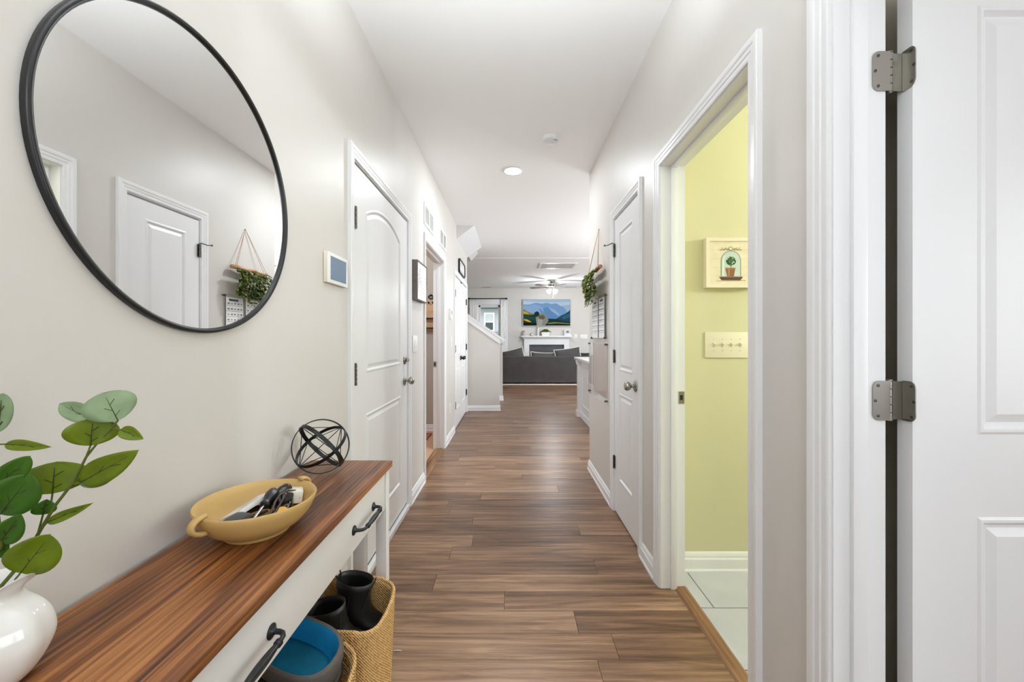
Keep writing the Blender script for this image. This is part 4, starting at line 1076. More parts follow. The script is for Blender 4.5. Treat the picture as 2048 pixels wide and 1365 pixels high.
for i in range(13):
    t = .04 + .92 * i / 12
    p0 = A.lerp(Bk, t); ln = random.uniform(.20, .28) * (1.0 if .1 < t < .9 else .85)
    b = nb(); n = 7; path = []
    for j in range(n + 1):
        q = j / n; path.append(p0 + Vector((-.026 - .024 * math.sin(PI * min(q * 1.4, 1)), .012 * math.sin(3 * q + i), -.006 - ln * q)))
    tube(b, path, .0016, 5); stv = obj('vine', b, mat('vine_stem', '#6B7440', .8), hp)
    b = nb()
    for j in range(23):
        q = (j + .4) / 23.0; k = min(int(q * n), n - 1); p = path[k].lerp(path[k + 1], q * n - k)
        for s_ in (-1, 1):
            d = Vector((-.55 + random.uniform(-.4, .3), s_ * random.uniform(.5, 1), random.uniform(-.9, .0)))
            blade(b, p, d, (random.uniform(-.3, .3) - .6, 0, 1), random.uniform(.032, .050), random.uniform(.016, .026), random.choice((0, 0, 1)))
    o = obj('leaves', b, [leafmat('hanging_leaf', '#324A1A', '#566E20'), leafmat('hanging_leaf_pale', '#9CA450', '#C4C060')], stv); o['kind'] = 'stuff'
# clear planner boards
ACR = glassy('clear_acrylic', (.985, .985, .985), refl=.03)
def standoffs(F, spots, parent, n=.012):
    for a_, z_ in spots:
        b = nb(); lathe(b, F.p(a_, .0005, z_), F.en, [(.006, 0), (.006, n - .001), (.0085, n), (.0085, n + .010), (.006, n + .012), (.0001, n + .0125)], 14); obj('standoff', b, DARKMETAL, parent, smooth=True, angle=40)
pb = empty('acrylic_planner', FRW.p(3.25, 0, 1.2), 'clear acrylic planner with white calendar sheets under the greenery', 'planner')
fb('board', FRW, 3.0, 3.52, .012, .015, 1.20, 1.555, ACR, pb)
fb('calendar_sheet', FRW, 3.03, 3.22, .0155, .0162, 1.215, 1.53, PLATE, pb); fb('calendar_sheet', FRW, 3.255, 3.475, .0155, .0162, 1.215, 1.53, PLATE, pb)
polys = []
for r_ in range(6): 
    z_ = 1.255 + r_ * .042
    for (x0, x1) in ((3.035, 3.215), (3.26, 3.47)):
        polys.append((rect(x0, x1, z_, z_ + .0025), '#9A9AA6'))
        for k in range(5): polys.append((rect(x0 + .01 + k * (x1 - x0) / 5, x0 + .028 + k * (x1 - x0) / 5, z_ + .012, z_ + .022), '#6C6C7C' if (k + r_) % 3 else '#A6A6B2'))
polys += [(rect(3.06, 3.16, 1.50, 1.517), '#54545E'), (rect(3.30, 3.40, 1.50, 1.515), '#7C7C88')]
decal('calendar_print', FRW, polys, pb, .0164, eps=.00005)
standoffs(FRW, ((3.015, 1.215), (3.015, 1.54), (3.505, 1.215), (3.505, 1.54)), pb)
pb = empty('acrylic_board', FRW.p(3.3, 0, .74), 'large empty clear acrylic board on the right wall', 'board')
fb('board', FRW, 2.955, 3.645, .012, .016, .715, 1.185, ACR, pb)
fb('backing_sheet', FRW, 3.0, 3.47, .0015, .0025, .76, 1.165, mat('taupe_sheet', '#CFC0B8', .25, var=.08, scale=5), pb)  # taupe sheet behind the acrylic stands in for the room's reflection
fb('note_sheet', FRW, 3.50, 3.63, .0015, .003, 1.07, 1.175, PLATE, pb); fb('note_sheet', FRW, 3.50, 3.63, .0015, .0025, .80, 1.06, mat('taupe_sheet', '#CFC0B8', .25), pb)  # lower sheet shares the painted reflection colour
standoffs(FRW, ((2.985, .738), (2.985, 1.165), (3.62, .738), (3.62, 1.165)), pb)

# green room picture and switches
gp = empty('topiary_picture', FGREEN.p(1.13, 0, 1.47), 'cream framed picture of a topiary under glass on the green wall', 'picture')
A0, A1, Z0, Z1 = .999, 1.257, 1.472, 1.727
CRM = mat('cream_frame', '#E8DFCB', .5)
b = nb()
for q in ((A0, A0 + .017, Z0, Z1), (A1 - .017, A1, Z0, Z1), (A0 + .017, A1 - .017, Z0, Z0 + .017), (A0 + .017, A1 - .017, Z1 - .017, Z1)): fbox(b, FGREEN, q[0], q[1], .001, .034, q[2], q[3])
obj('frame', b, CRM, gp)
fb('board', FGREEN, A0 + .017, A1 - .017, .001, .028, Z0 + .017, Z1 - .017, mat('shiplap_cream', '#E6DAC0', .6, var=.05, scale=30), gp)
Q = lambda x, y: (A0 + .004 + (x - 118) * .000508, Z1 - (y - 76) * .000503)
polys = [([Q(158, y), Q(600, y), Q(600, y + 2.5), Q(158, y + 2.5)], '#CDBFA4') for y in (195, 287, 375, 460)]
dome = [Q(262, 470), Q(466, 470)] + [Q(364 + 102 * math.cos(t_), 310 - 105 * math.sin(t_)) for t_ in [PI * i / 18 for i in range(19)]]
polys.append((dome, '#7E8A86'))
dome2 = [Q(270, 468), Q(458, 468)] + [Q(364 + 94 * math.cos(t_), 310 - 98 * math.sin(t_)) for t_ in [PI * i / 18 for i in range(19)]]
polys.append((dome2, '#C3D2CC'))
polys.append(([Q(280, 460), Q(296, 460), Q(296, 300), Q(310, 250), Q(292, 270), Q(280, 320)], '#DDE6E0'))
polys += [([Q(246, 478), Q(484, 478), Q(460, 508), Q(270, 508)], '#5B4034'), ([Q(246, 472), Q(484, 472), Q(484, 480), Q(246, 480)], '#7A5A48'), ([Q(220, 514), Q(515, 508), Q(515, 514), Q(220, 519)], '#A08C74')]
polys += [([Q(362, 384), Q(369, 384), Q(368, 340), Q(363, 340)], '#5A4632'), ([Q(306, 380), Q(410, 380), Q(394, 470), Q(326, 470)], '#8A5C38'), ([Q(304, 380), Q(412, 380), Q(410, 394), Q(307, 394)], '#A5754C'), ([Q(335, 396), Q(352, 396), Q(350, 466), Q(338, 466)], '#B0845A')]
polys.append(([Q(364 + 50 * math.cos(2 * PI * i / 20) * random.uniform(.9, 1.08), 312 + 46 * math.sin(2 * PI * i / 20) * random.uniform(.9, 1.08)) for i in range(20)], '#2F5A38'))
for i in range(26):
    a_, r_ = random.uniform(0, 2 * PI), random.uniform(5, 44)
    x_, y_ = 364 + r_ * math.cos(a_), 312 + r_ * math.sin(a_) * .92
    polys.append(([Q(x_ + 7 * math.cos(2 * PI * k / 6), y_ + 5 * math.sin(2 * PI * k / 6)) for k in range(6)], random.choice(('#4E8050', '#6F9A62', '#24492E', '#E4E8D0'))))
polys.append(([Q(362 + 22 * math.cos(2 * PI * i / 16), 186 + 20 * math.sin(2 * PI * i / 16)) for i in range(16)], '#9A9478')); polys.append(([Q(362 + 14 * math.cos(2 * PI * i / 16), 186 + 13 * math.sin(2 * PI * i / 16)) for i in range(16)], '#E6DAC0'))
for s_ in (-1, 1):
    polys.append(([Q(362 + s_ * 20, 186), Q(362 + s_ * 110, 196), Q(362 + s_ * 110, 199), Q(362 + s_ * 20, 191)], '#7C7258'))
    for k in range(5):
        x_ = 362 + s_ * (38 + k * 16); y_ = 190 + (-9 if k % 2 else 8)
        polys.append(([Q(x_ + 9 * math.cos(2 * PI * j / 6), y_ + 5 * math.sin(2 * PI * j / 6)) for j in range(6)], random.choice(('#8A8A60', '#6E7A58', '#B08A70'))))
decal('print', FGREEN, polys, gp, .0282, eps=.00004)
rocker_plate('light_switch', FGREEN, 1.0066, 1.232, 1.111, 1.243, 4, 'cream four toggle switch plate on the green wall', toggle=True, m=CREAM)

# ------------------------------------------------------------------ bowl and what lies in it
BC = Vector((-.582, .915, TZ)); BR, BH = .1225, .075
BOWLM = mat('mustard_ceramic', '#C2A063', .6, var=.05, scale=14, bump=.08, bscale=120)
bw = empty('ceramic_bowl', BC, 'mustard yellow footed bowl with two loop handles on console', 'bowl')
b = nb(); lathe(b, BC, (0, 0, 1), [(.060, .0), (.066, .001), (.067, .007), (.072, .010), (.092, .022), (.108, .040), (.118, .060), (.1225, .073), (.1205, .0765), (.1165, .075), (.110, .060), (.098, .036), (.078, .019), (.05, .014), (.0001, .013)], 64)
obj('body', b, BOWLM, bw, smooth=True, angle=60)
ax = Vector((.35, .937, 0)).normalized()
for s_ in (-1, 1):
    p0 = BC + ax * s_ * .112; side = Vector((-ax.y, ax.x, 0)); rs = []
    n = 14
    for i in range(n + 1):
        t_ = -PI * .52 + PI * 1.04 * i / n
        cen = p0 + ax * s_ * (.025 * math.cos(t_) + .003) + Vector((0, 0, .064 + .0175 * math.sin(t_)))
        rad = (ax * s_ * math.cos(t_) + Vector((0, 0, math.sin(t_)))).normalized()
        rs.append([cen + side * (.0088 * cx) + rad * (.0050 * cy) for cx, cy in ((1, 0), (.75, .8), (0, 1), (-.75, .8), (-1, 0), (-.75, -.8), (0, -1), (.75, -.8))])
    b = nb(); rings(b, rs); obj('handle', b, BOWLM, bw, smooth=True)
def rbox(name, c, dims, rot, m, parent=None, bev=.004):
    b = nb(); x, y, z = [d / 2 for d in dims]; box(b, -x, x, -y, y, -z, z, bev)
    M_ = Matrix.Translation(c) @ rot
    for v in b.verts: v.co = M_ @ v.co
    return obj(name, b, m, parent, smooth=True, angle=40)
def rot(x=0, y=0, z=0): return Matrix.Rotation(math.radians(z), 4, 'Z') @ Matrix.Rotation(math.radians(y), 4, 'Y') @ Matrix.Rotation(math.radians(x), 4, 'X')
def bp(x, y, z): return BC + Vector((x, y, z))
e = empty('white_card_box', bp(-.03, -.01, .03), 'white printed card box leaning in the bowl', 'box')
R_ = rot(4, -24, -8); c = bp(-.022, .008, .056)
rbox('box', c, (.056, .118, .010), R_, mat('card_white', '#DADAD6', .5), e, .0015)
M_ = Matrix.Translation(c) @ R_
b = nb()
for (x0, x1, y0, y1) in ((.012, .016, -.047, -.042), (.0115, .0145, -.038, -.032), (.0115, .0145, -.030, -.022), (-.004, -.002, -.02, .03), (-.010, -.008, -.02, .02)): b.faces.new([b.verts.new(M_ @ Vector((x, y, .0053))) for x, y in ((x0, y0), (x1, y0), (x1, y1), (x0, y1))])
obj('print', b, mat('print_dark', '#4A4A4C', .6), e)
e = empty('grey_gadget', bp(-.02, -.065, .04), 'dark grey rounded plastic gadget at near side of the bowl', 'gadget')
rbox('case', bp(.002, -.070, .056), (.046, .038, .018), rot(10, -4, -25), mat('dark_grey_plastic', '#3C3D3F', .4), e, .008); rbox('lid_line', bp(.002, -.070, .056), (.0465, .0385, .0012), rot(10, -4, -25), BLACKP, e, .0003)
e = empty('screwdriver', bp(.02, -.01, .05), 'screwdriver with black handle and steel shaft in the bowl', 'screwdriver')
p0, p1 = bp(.040, -.078, .060), bp(.010, .048, .072); d = (p1 - p0).normalized(); L_ = (p1 - p0).length
b = nb(); lathe(b, p0, d, [(.0028, 0), (.0030, .002), (.0030, L_ * .52)], 12); obj('shaft', b, mat('steel_shaft', '#B9BABC', .2, 1), e, smooth=True, angle=40)
b = nb(); s0 = p0 + d * L_ * .46
lathe(b, s0, d, [(.0075, 0), (.0105, .003), (.0105, .009), (.007, .012), (.008, .02), (.0125, .034), (.0145, .048), (.013, .062), (.0085, .070), (.001, .072)], 10); obj('grip', b, BLACKP, e, smooth=True, angle=25)
e = empty('black_brush_handle', bp(.01, .05, .06), 'glossy black oval handle standing in the bowl', 'tool')
b = nb(); p0 = bp(.008, .028, .040); d = Vector((.02, .06, .035)).normalized()
lathe(b, p0, d, [(.006, 0), (.010, .012), (.015, .032), (.0165, .048), (.013, .062), (.005, .068), (.0005, .069)], 20); obj('handle', b, mat('gloss_black', '#131314', .15), e, smooth=True)
e = empty('black_case', bp(.04, .05, .05), 'black glossy case beside the white charger in the bowl', 'case')
rbox('case', bp(.034, .052, .050), (.034, .048, .036), rot(-15, 10, 20), mat('gloss_black', '#131314', .15), e, .005)
for k in (-.008, .008): rbox('glint_strip', bp(.055, .040 + k, .045), (.0015, .004, .016), rot(-15, 10, 20), NICKEL, e, .0004)
e = empty('white_charger', bp(.05, .08, .05), 'white block charger at the far side of the bowl', 'charger')
rbox('block', bp(.043, .072, .053), (.040, .052, .030), rot(-6, 8, 28), mat('charger_white', '#E6E3DB', .4), e, .005); rbox('port', bp(.0645, .0605, .052), (.0015, .012, .004), rot(-6, 8, 28), mat('dark_port', '#707070', .4), e, .0003)
e = empty('cable', bp(.04, 0, .05), 'dark bronze cable looped over the bowl contents', 'cable')
b = nb(); tube(b, [bp(.055, -.055, .050), bp(.050, -.028, .060), bp(.042, -.004, .067), bp(.038, .022, .073), bp(.044, .046, .074), bp(.054, .060, .068)], .0028, 8); tube(b, [bp(.060, -.05, .048), bp(.056, -.02, .057), bp(.05, .01, .065), bp(.046, .04, .070)], .0024, 8)
obj('wire', b, mat('bronze_cable', '#4A3B34', .35, .3), e, smooth=True); b = nb(); lathe(b, bp(.055, -.055, .050), (.1, -1, -.1), [(.0035, 0), (.0045, .003), (.0045, .012), (.003, .014)], 12); obj('plug', b, BLACKP, e)
e = empty('yellow_keyring', bp(.06, 0, .045), 'yellow round key tag in the bowl', 'key tag')
b = nb(); lathe(b, bp(.062, -.012, .046), (.5, -.4, .75), [(.011, 0), (.0125, .002), (.0125, .005), (.011, .007)], 20); obj('tag', b, mat('yellow_plastic', '#D9A321', .35), e, smooth=True, angle=40)
b = nb(); cc = bp(.060, .004, .050); tube(b, [cc + Vector((.006 * math.cos(2 * PI * i / 16), .009 * math.sin(2 * PI * i / 16), .004 * math.sin(2 * PI * i / 16))) for i in range(16)], .0011, 6, closed=True); obj('ring', b, NICKEL, e)
e = empty('coiled_black_cord', bp(.03, .0, .03), 'coiled black cord lying under the other bowl contents', 'cord')
b = nb(); tube(b, [bp(.01 + (.052 - .0006 * i) * math.cos(i * .35), -.005 + (.062 - .0006 * i) * math.sin(i * .35), .030 + .0004 * i) for i in range(54)], .0035, 7); obj('wire', b, mat('brown_black_cord', '#2B2422', .5), e, smooth=True)
b = nb(); sphere(b, bp(.05, .02, .046), .010, sc=(1, 1.6, .7)); obj('connector', b, BLACKP, e, smooth=True)

# ------------------------------------------------------------------ wire sphere ornament
OC, OR = Vector((-.622, 1.305, TZ + .0885)), .088
orn = empty('wire_sphere', OC - Vector((0, 0, .0885)), 'black metal orb of three rings and thin rods on console', 'ornament')
def ring_band(nrm, R, w, name='ring'):
    d, u, v = basis(nrm); b = nb(); rs = []; n = 72
    for i in range(n + 1):
        t_ = 2 * PI * i / n; rd = u * math.cos(t_) + v * math.sin(t_)
        rs.append([OC + rd * r_ + d * h_ for r_, h_ in ((R, -w), (R, w), (R - .003, w), (R - .003, -w))])
    rings(b, rs, True, False, False); bmesh.ops.remove_doubles(b, verts=b.verts[:], dist=1e-6)
    return obj(name, b, BLACK, orn)
to_cam = (Vector((0, 0, CAM_H)) - OC).normalized()
rt = to_cam.cross(Vector((0, 0, 1))).normalized() * -1; up_ = rt.cross(to_cam) * -1
if up_.z < 0: up_ = -up_
if rt.x < 0: rt = -rt
e3 = (to_cam * .96 + rt * .18 + up_ * .12).normalized()      # nearly face-on ring
e1 = (rt * .74 + up_ * .66 - to_cam * .14); e1 = (e1 - e3 * e1.dot(e3)).normalized()   # broad diagonal ring seen edge-on
e2 = e3.cross(e1).normalized()
ring_band(e3, OR, .0042); ring_band(e1, OR + .0031, .0062)
n2 = (e2 * .88 + e3 * .47).normalized()
ring_band(n2, OR - .0035, .0050)
b = nb(); Rr = OR - .003
na, nb_, nc = e2, e3.cross(n2).normalized(), e1.cross(n2).normalized()
rods = [(p_ * sa, q_ * sb) for p_, q_ in ((na, nb_), (nb_, nc), (na, nc), (na, e1), (nb_, e1)) for sa in (1, -1) for sb in (1, -1) if (p_ * sa).dot(q_ * sb) < .75]
for a_, c_ in rods: tube(b, [OC + a_.normalized() * Rr, OC + c_.normalized() * Rr], .0013, 6)
obj('rods', b, BLACK, orn)

# ------------------------------------------------------------------ vase with eucalyptus stems
VC = Vector((-.662, .505, TZ))
vs = empty('ruffled_vase', VC, 'glossy white ceramic vase with fluted ruffled lip on console', 'vase')
prof = [(.028, 0), (.034, .002), (.047, .018), (.0555, .042), (.0565, .057), (.052, .078), (.042, .094), (.032, .104), (.0275, .112), (.029, .119), (.036, .128), (.045, .134), (.0475, .137), (.0445, .137), (.034, .128), (.0255, .117), (.024, .110), (.028, .100)]
b = nb(); n = 72; rs = []
for k, (r_, z_) in enumerate(prof):
    ruff = max(0, (z_ - .108) / .029); fl = .03 if .02 < z_ < .1 else 0
    rs.append([VC + Vector((r_ * (1 + fl * math.cos(8 * t_)) * (1 + .11 * ruff * math.cos(4 * t_ + .5)) * math.cos(t_), r_ * (1 + fl * math.cos(8 * t_)) * (1 + .11 * ruff * math.cos(4 * t_ + .5)) * math.sin(t_), z_ + .007 * ruff * math.cos(4 * t_ + .5))) for t_ in [2 * PI * i / n for i in range(n)]])
rings(b, rs, True, True, False)
o = obj('body', b, mat('white_glaze', '#E8E7E4', .08, spec=.6), vs, smooth=True)
sm = o.modifiers.new('smooth', 'SUBSURF'); sm.levels = 2; sm.render_levels = 2
# stems: one arched branch leans right, another leaves the frame on the left
GL = [leafmat('leaf_bright', '#788C14', '#A0B010'), leafmat('leaf_grey', '#98AE86', '#A8BC88'), leafmat('leaf_dark', '#4C7A22', '#78A01C')]
VEIN = mat('leaf_vein', '#3B4310', .6)
STEM = mat('stem_green', '#5B6420', .6)
eu = empty('eucalyptus_stem', VC + Vector((0, 0, .1)), 'green eucalyptus branch arching right out of the white vase', 'branch')
eu2 = empty('eucalyptus_stem', VC + Vector((-.01, 0, .1)), 'green eucalyptus branch at the left edge of the photo in the vase', 'branch')
def stem(path, r0, r1, parent):
    b = nb(); m_ = len(path); tube(b, path, [r0 + (r1 - r0) * i / (m_ - 1) for i in range(m_)], 7); return obj('stem', b, STEM, parent, smooth=True)
def leaf(base, tip, width, facing, mi, parent, fold=.10, curl=.10, stalk=None, tipw=.05):
    """broad eucalyptus leaf from base to tip; facing: the way its face looks"""
    base, tip = Vector(base), Vector(tip); d = tip - base; L_ = d.length; d.normalize()
    f_ = Vector(facing); s = d.cross(f_).normalized(); nn = s.cross(d).normalized()
    m_ = 16; TS_ = [.5 - .5 * math.cos(PI * i / (m_ - 1)) for i in range(m_)]
    W = [max(.02, (max(0, 1 - (2 * t_ ** (.80 if tipw < .3 else 1.12) - 1) ** 2)) ** (.80 if tipw < .3 else .56)) for t_ in TS_]
    b = nb(); cols = []
    for j, q in enumerate((-1, -.6, -.25, 0, .25, .6, 1)):
        col_ = []
        for i, w_ in enumerate(W):
            t_ = TS_[i]
            col_.append(b.verts.new(base + d * L_ * t_ + s * (q * w_ * width / 2) + nn * (fold * width * abs(q) ** 1.5 * w_ - curl * L_ * (t_ - .5) ** 2 * 2 + curl * L_ * .25 + .02 * L_ * math.sin(7 * t_) * q)))
        cols.append(col_)
    for A_, B_ in zip(cols, cols[1:]):
        for i in range(m_ - 1): b.faces.new((A_[i], A_[i + 1], B_[i + 1], B_[i]))
    pts_ = [v.co.copy() for v in cols[3]]
    lf = obj('leaf', b, GL[mi], parent, smooth=True)
    so = lf.modifiers.new('thick', 'SOLIDIFY'); so.thickness = .0008
    b = nb(); tube(b, [p_ + nn * .0006 for p_ in pts_[:12]], [.0010 - .00006 * k for k in range(12)], 5)
    for q0, sg in ((4, 1), (6, -1), (8, 1)): tube(b, [pts_[q0] + nn * .0007, pts_[q0 + 1] * .55 + (cols[5 if sg > 0 else 1][q0 + 2].co if False else (pts_[q0 + 2] + s * sg * width * .26)) * .45 + nn * .0012], .0005, 4)
    obj('vein', b, VEIN, lf)
    if stalk is not None:
        b = nb(); tube(b, [Vector(stalk), Vector(stalk).lerp(base, .6) + nn * .001, base], .0011, 6); obj('stalk', b, STEM, lf)
    return lf
D_ = .535
S_ = [VC + Vector((.004, .0, .06)), VC + Vector((.010, .004, .125)), px(44, 1125, .52), px(80, 1062, .525), px(110, 1012, .53), px(146, 966, D_), px(172, 915, D_ + .005), px(192, 890, D_ + .01), px(222, 860, D_ + .015), px(233, 843, D_ + .015)]
stem(S_, .0026, .0010, eu)
CAMV = Vector((0, 0, CAM_H))
def look(x, y, d, dx=0, dz=0, dy=0): return (CAMV - px(x, y, d)).normalized() + Vector((dx, dy, dz))
def LF(b_, t_, w_, mi, par, d=D_, dt=None, dx=0, dz=0, dy=0, st=None, **kw):
    dt = d if dt is None else dt
    leaf(px(*b_, d), px(*t_, dt), w_ * d / F_PX, look((b_[0] + t_[0]) / 2, (b_[1] + t_[1]) / 2, d, dx, dz, dy), mi, par, stalk=None if st is None else px(*st, d), **kw)
LF((236, 842), (207, 786), 82, 1, eu, d=.55, st=(222, 860), fold=.06, curl=.05, tipw=.5)
LF((190, 842), (118, 808), 36, 1, eu, d=.555, st=(210, 868), fold=.25, tipw=.1)
LF((181, 892), (186, 838), 80, 0, eu, d=.54, st=(172, 915), fold=.10, curl=.06, tipw=.6)
LF((241, 860), (286, 879), 26, 0, eu, d=.55, st=(225, 858), fold=.3)
LF((160, 966), (275, 903), 52, 0, eu, d=.535, st=(146, 968), fold=.12, tipw=.2)
LF((158, 962), (226, 955), 34, 1, eu, d=.545, fold=.1, tipw=.3)
LF((105, 988), (110, 925), 104, 0, eu, d=.53, st=(100, 1020), fold=.12, curl=.06, tipw=.6)
LF((94, 1046), (184, 1008), 20, 0, eu, d=.525, st=(80, 1064), fold=.35)
LF((40, 1148), (100, 1072), 82, 0, eu, d=.515, st=(30, 1160), fold=.14, curl=.12, tipw=.3)
LF((86, 1030), (92, 1000), 34, 2, eu, d=.525, st=(76, 1066), fold=.2)
S2 = [VC + Vector((-.008, .0, .06)), VC + Vector((-.010, -.002, .13)), px(2, 1090, .49), px(-6, 1020, .49), px(-14, 950, .49), px(-22, 890, .50), px(-30, 850, .50)]
stem(S2, .0026, .0012, eu2)
LF((0, 1030), (62, 952), 78, 2, eu2, d=.50, dz=.2, st=(-6, 1020), fold=.10, tipw=.5)
LF((-10, 975), (60, 915), 42, 2, eu2, d=.495, st=(-14, 950), fold=.12, tipw=.5)
LF((10, 889), (100, 895), 22, 0, eu2, d=.505, st=(-22, 890), fold=.3)
LF((-4, 866), (4, 788), 34, 1, eu2, d=.50, st=(-30, 850), fold=.1, tipw=.4)
LF((-4, 1090), (40, 1030), 48, 2, eu2, d=.49, st=(2, 1090), fold=.15)
LF((-10, 1112), (18, 1088), 26, 2, eu2, d=.50, fold=.15)

# ------------------------------------------------------------------ baskets and shoes under the console
BASK = weave('seagrass_weave', '#94682F', '#EABF80', 75)
def basket(cx, cy, hx, hy, H_, flare, label, dip=.03):
    e = empty('woven_basket', (cx, cy, 0), label, 'basket', 'seagrass baskets under the console')
    n, coils = 96, 26; rs = []; rin = []
    def ringat(q, off, zz):
        sx, sy = hx * (1 - flare * (1 - q)) + off, hy * (1 - flare * .6 * (1 - q)) + off
        out = []
        for i in range(n):
            t_ = 2 * PI * i / n; c_, s_ = math.cos(t_), math.sin(t_)
            k = (abs(c_) ** 5 + abs(s_) ** 5) ** (-1 / 5)
            zz2 = zz - dip * q * q * (.5 + .5 * math.cos(2 * t_)) * (1 if abs(s_) < .8 else 0.6)
            out.append((cx + sx * c_ * k, cy + sy * s_ * k, zz2))
        return out
    rs.append(ringat(0, -.02, .0035))
    for i in range(coils):
        for f_ in (0, .5):
            q = (i + f_) / coils; rs.append(ringat(q, .0026 if f_ else 0, .0035 + H_ * q))
    rs.append(ringat(1, .003, .0035 + H_)); rs.append(ringat(1, -.002, .006 + H_)); rs.append(ringat(1, -.007, .0035 + H_))
    for i in reversed(range(coils)):
        for f_ in (.5, 0):
            q = (i + f_) / coils; rs.append(ringat(q, -.0085 - (.0026 if f_ else 0), .010 + (H_ - .006) * q))
    b = nb(); rings(b, rs, True, True, True); obj('body', b, BASK, e, smooth=True)
    b = nb(); p_ = ringat(1, -.002, .0065 + H_); tube(b, p_, .0058, 8, closed=True); obj('rim', b, BASK, e, smooth=True)
    return e
basket(-.530, 1.225, .150, .128, .395, .10, 'tan woven basket holding the black boots, nearest the door')
basket(-.547, .880, .152, .200, .385, .10, 'tan woven basket holding the blue lined slipper')
LEATH = mat('black_leather', '#1C1B1A', .42, var=.15, scale=20, bump=.15, bscale=90)
def boot(c, pitch, yaw, label, roll=0):
    e = empty('ankle_boot', c, label, 'boot', 'black ankle boots in the basket')
    M_ = Matrix.Translation(c) @ Matrix.Rotation(math.radians(yaw), 4, 'Z') @ Matrix.Rotation(math.radians(pitch), 4, 'Y') @ Matrix.Rotation(math.radians(roll), 4, 'X')
    n = 28
    def sec(cx, cz, rx, ry, tilt=0, sq=2.2):
        o_ = []
        for i in range(n):
            t_ = 2 * PI * i / n; c_, s_ = math.cos(t_), math.sin(t_); k = (abs(c_) ** sq + abs(s_) ** sq) ** (-1 / sq)
            x, y = rx * c_ * k, ry * s_ * k
            o_.append(M_ @ Vector((cx + x * math.cos(tilt), y, cz + x * math.sin(tilt))))
        return o_
    # shaft opening is at the local origin; foot runs to +x, down is -z
    b = nb()
    rings(b, [sec(.085, -.150, .004, .004), sec(.082, -.148, .05, .03), sec(.042, -.150, .090, .040), sec(.041, -.135, .094, .043), sec(.038, -.120, .090, .043, -.06), sec(.030, -.104, .080, .043, -.22), sec(.018, -.086, .068, .042, -.36), sec(.006, -.066, .058, .041, -.28), sec(.001, -.040, .055, .041, -.15), sec(0, -.018, .057, .042, -.03), sec(0, 0, .059, .043, 0),
              sec(0, .0005, .0565, .0405, 0), sec(0, -.018, .054, .039, -.03), sec(.001, -.045, .051, .037, -.15), sec(.01, -.08, .05, .035, -.2), sec(.02, -.12, .04, .03)], True, False, True)
    obj('upper', b, LEATH, e, smooth=True)
    b = nb(); rings(b, [sec(.042, -.166, .091, .041), sec(.042, -.164, .094, .0445), sec(.042, -.151, .096, .0455), sec(.042, -.149, .090, .042)]); obj('sole', b, BLACKP, e, smooth=True, angle=40)
    b = nb(); rings(b, [sec(-.020, -.190, .030, .034), sec(-.020, -.164, .033, .037)]); obj('heel', b, BLACKP, e, smooth=True, angle=40)
    b = nb(); tube(b, [M_ @ Vector((.059 - .002 * k * k * .2 - .004 * k, .030 - .001 * k, -.004 - .019 * k)) for k in range(5)], .0013, 5); tube(b, [M_ @ Vector((.059 - .004 * k, -.030, -.004 - .019 * k)) for k in range(5)], .0013, 5); obj('seam', b, BLACKP, e)
    b = nb(); tube(b, [M_ @ Vector((-.058 + .008 * math.cos(t_), 0, .004 + .014 * math.sin(t_))) for t_ in [PI * 2 * i / 12 for i in range(12)]], .0022, 6, closed=True); obj('pull_tab', b, BLACKP, e)
boot(Vector((-.505, 1.292, .432)), 9, -2, 'black leather ankle boot nearer the door in the far basket')
boot(Vector((-.556, 1.190, .412)), -8, -3, 'black leather ankle boot, the tilted one beside the blue slipper', roll=4)
e = empty('lined_slipper', (-.513, .975, .36), 'dark grey slipper with bright blue lining on the near basket', 'slipper')
M_ = Matrix.Translation((-.513, .975, .456)) @ rot(14, 14, -14)
def ssec(rx, ry, z, cx=0, n=40, heel=0):
    o_ = []
    for i in range(n):
        t_ = 2 * PI * i / n; c_, s_ = math.cos(t_), math.sin(t_); k = (abs(c_) ** 2.5 + abs(s_) ** 2.5) ** (-1 / 2.5)
        o_.append(M_ @ (Vector((cx + rx * c_ * k * (1.5 if c_ < 0 else 1.0), ry * s_ * k, z + heel * c_)) * .96))
    return o_
BLUE = mat('blue_lining', '#1390C6', .7, var=.12, scale=18)
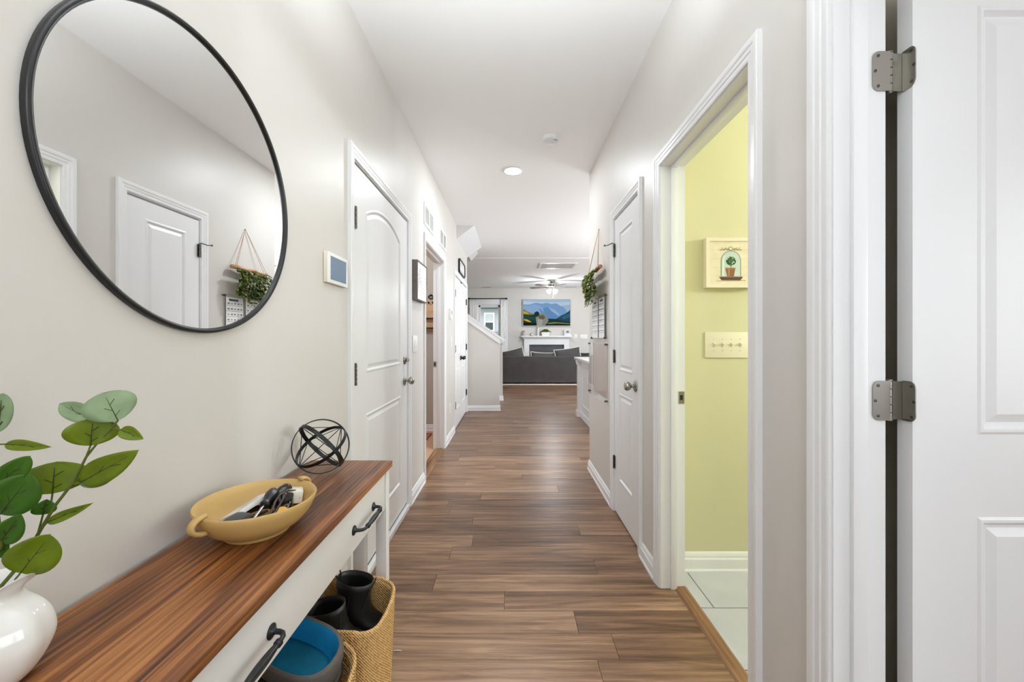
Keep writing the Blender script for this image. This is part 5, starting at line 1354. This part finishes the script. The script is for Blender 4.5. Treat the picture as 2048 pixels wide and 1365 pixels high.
b = nb(); rings(b, [ssec(.085, .052, -.085), ssec(.100, .064, -.065), ssec(.107, .072, -.02), ssec(.105, .072, .0, heel=.008), ssec(.101, .069, .0045, heel=.008), ssec(.094, .062, .004, heel=.008)], True, True, False); obj('outer', b, mat('slipper_grey', '#5E5853', .85, bump=.4, bscale=300), e, smooth=True)
b = nb(); rings(b, [ssec(.0945, .0625, .004, heel=.008), ssec(.091, .059, -.004, heel=.006), ssec(.088, .056, -.030), ssec(.083, .052, -.058), ssec(.076, .046, -.066)], True, False, False); obj('lining', b, BLUE, e, smooth=True)
b = nb(); rings(b, [ssec(.079, .049, -.074), ssec(.079, .049, -.064), ssec(.055, .034, -.062), ssec(.02, .012, -.063)]); obj('insole', b, mat('teal_insole', '#0C7C9C', .7, var=.2, scale=25), e, smooth=True)
b = nb(); rings(b, [ssec(.088, .055, -.104), ssec(.103, .068, -.098), ssec(.108, .073, -.078), ssec(.100, .064, -.074)]); obj('sole', b, BLACKP, e, smooth=True)

b = nb(); rs = []
for i in range(9):
    t_ = i / 8; x_ = -.045 - .108 * t_; w_ = .070 * max(0, 1 - (abs(x_) / .157) ** 2.5) ** .4
    rs.append([M_ @ (Vector((x_ - .012 * math.sin(PI * j / 12), w_ * math.cos(PI * j / 12), .001 + .008 * x_ / .157 + (.038 * (1 - t_ * t_) ** .5) * math.sin(PI * j / 12))) * .96) for j in range(13)])
rings(b, rs, False, False, False); o = obj('toe_upper', b, mat('slipper_grey', '#5E5853', .85), e, smooth=True); so = o.modifiers.new('thick', 'SOLIDIFY'); so.thickness = .004

# a scrap of white thread on the floor
t = empty('thread_scrap', (-.31, 1.485, 0), 'tiny white thread scrap on the wood floor by the basket', 'scrap')
b = nb(); tube(b, [px(787, 1303, 1.54) * 1.0 + Vector((0, 0, .002 - px(787, 1303, 1.54).z)), px(795, 1303, 1.54) + Vector((0, 0, .004 - px(795, 1303, 1.54).z)), px(803, 1306, 1.54) + Vector((0, 0, .002 - px(803, 1306, 1.54).z))], .0013, 6); obj('thread', b, PLATE, t)
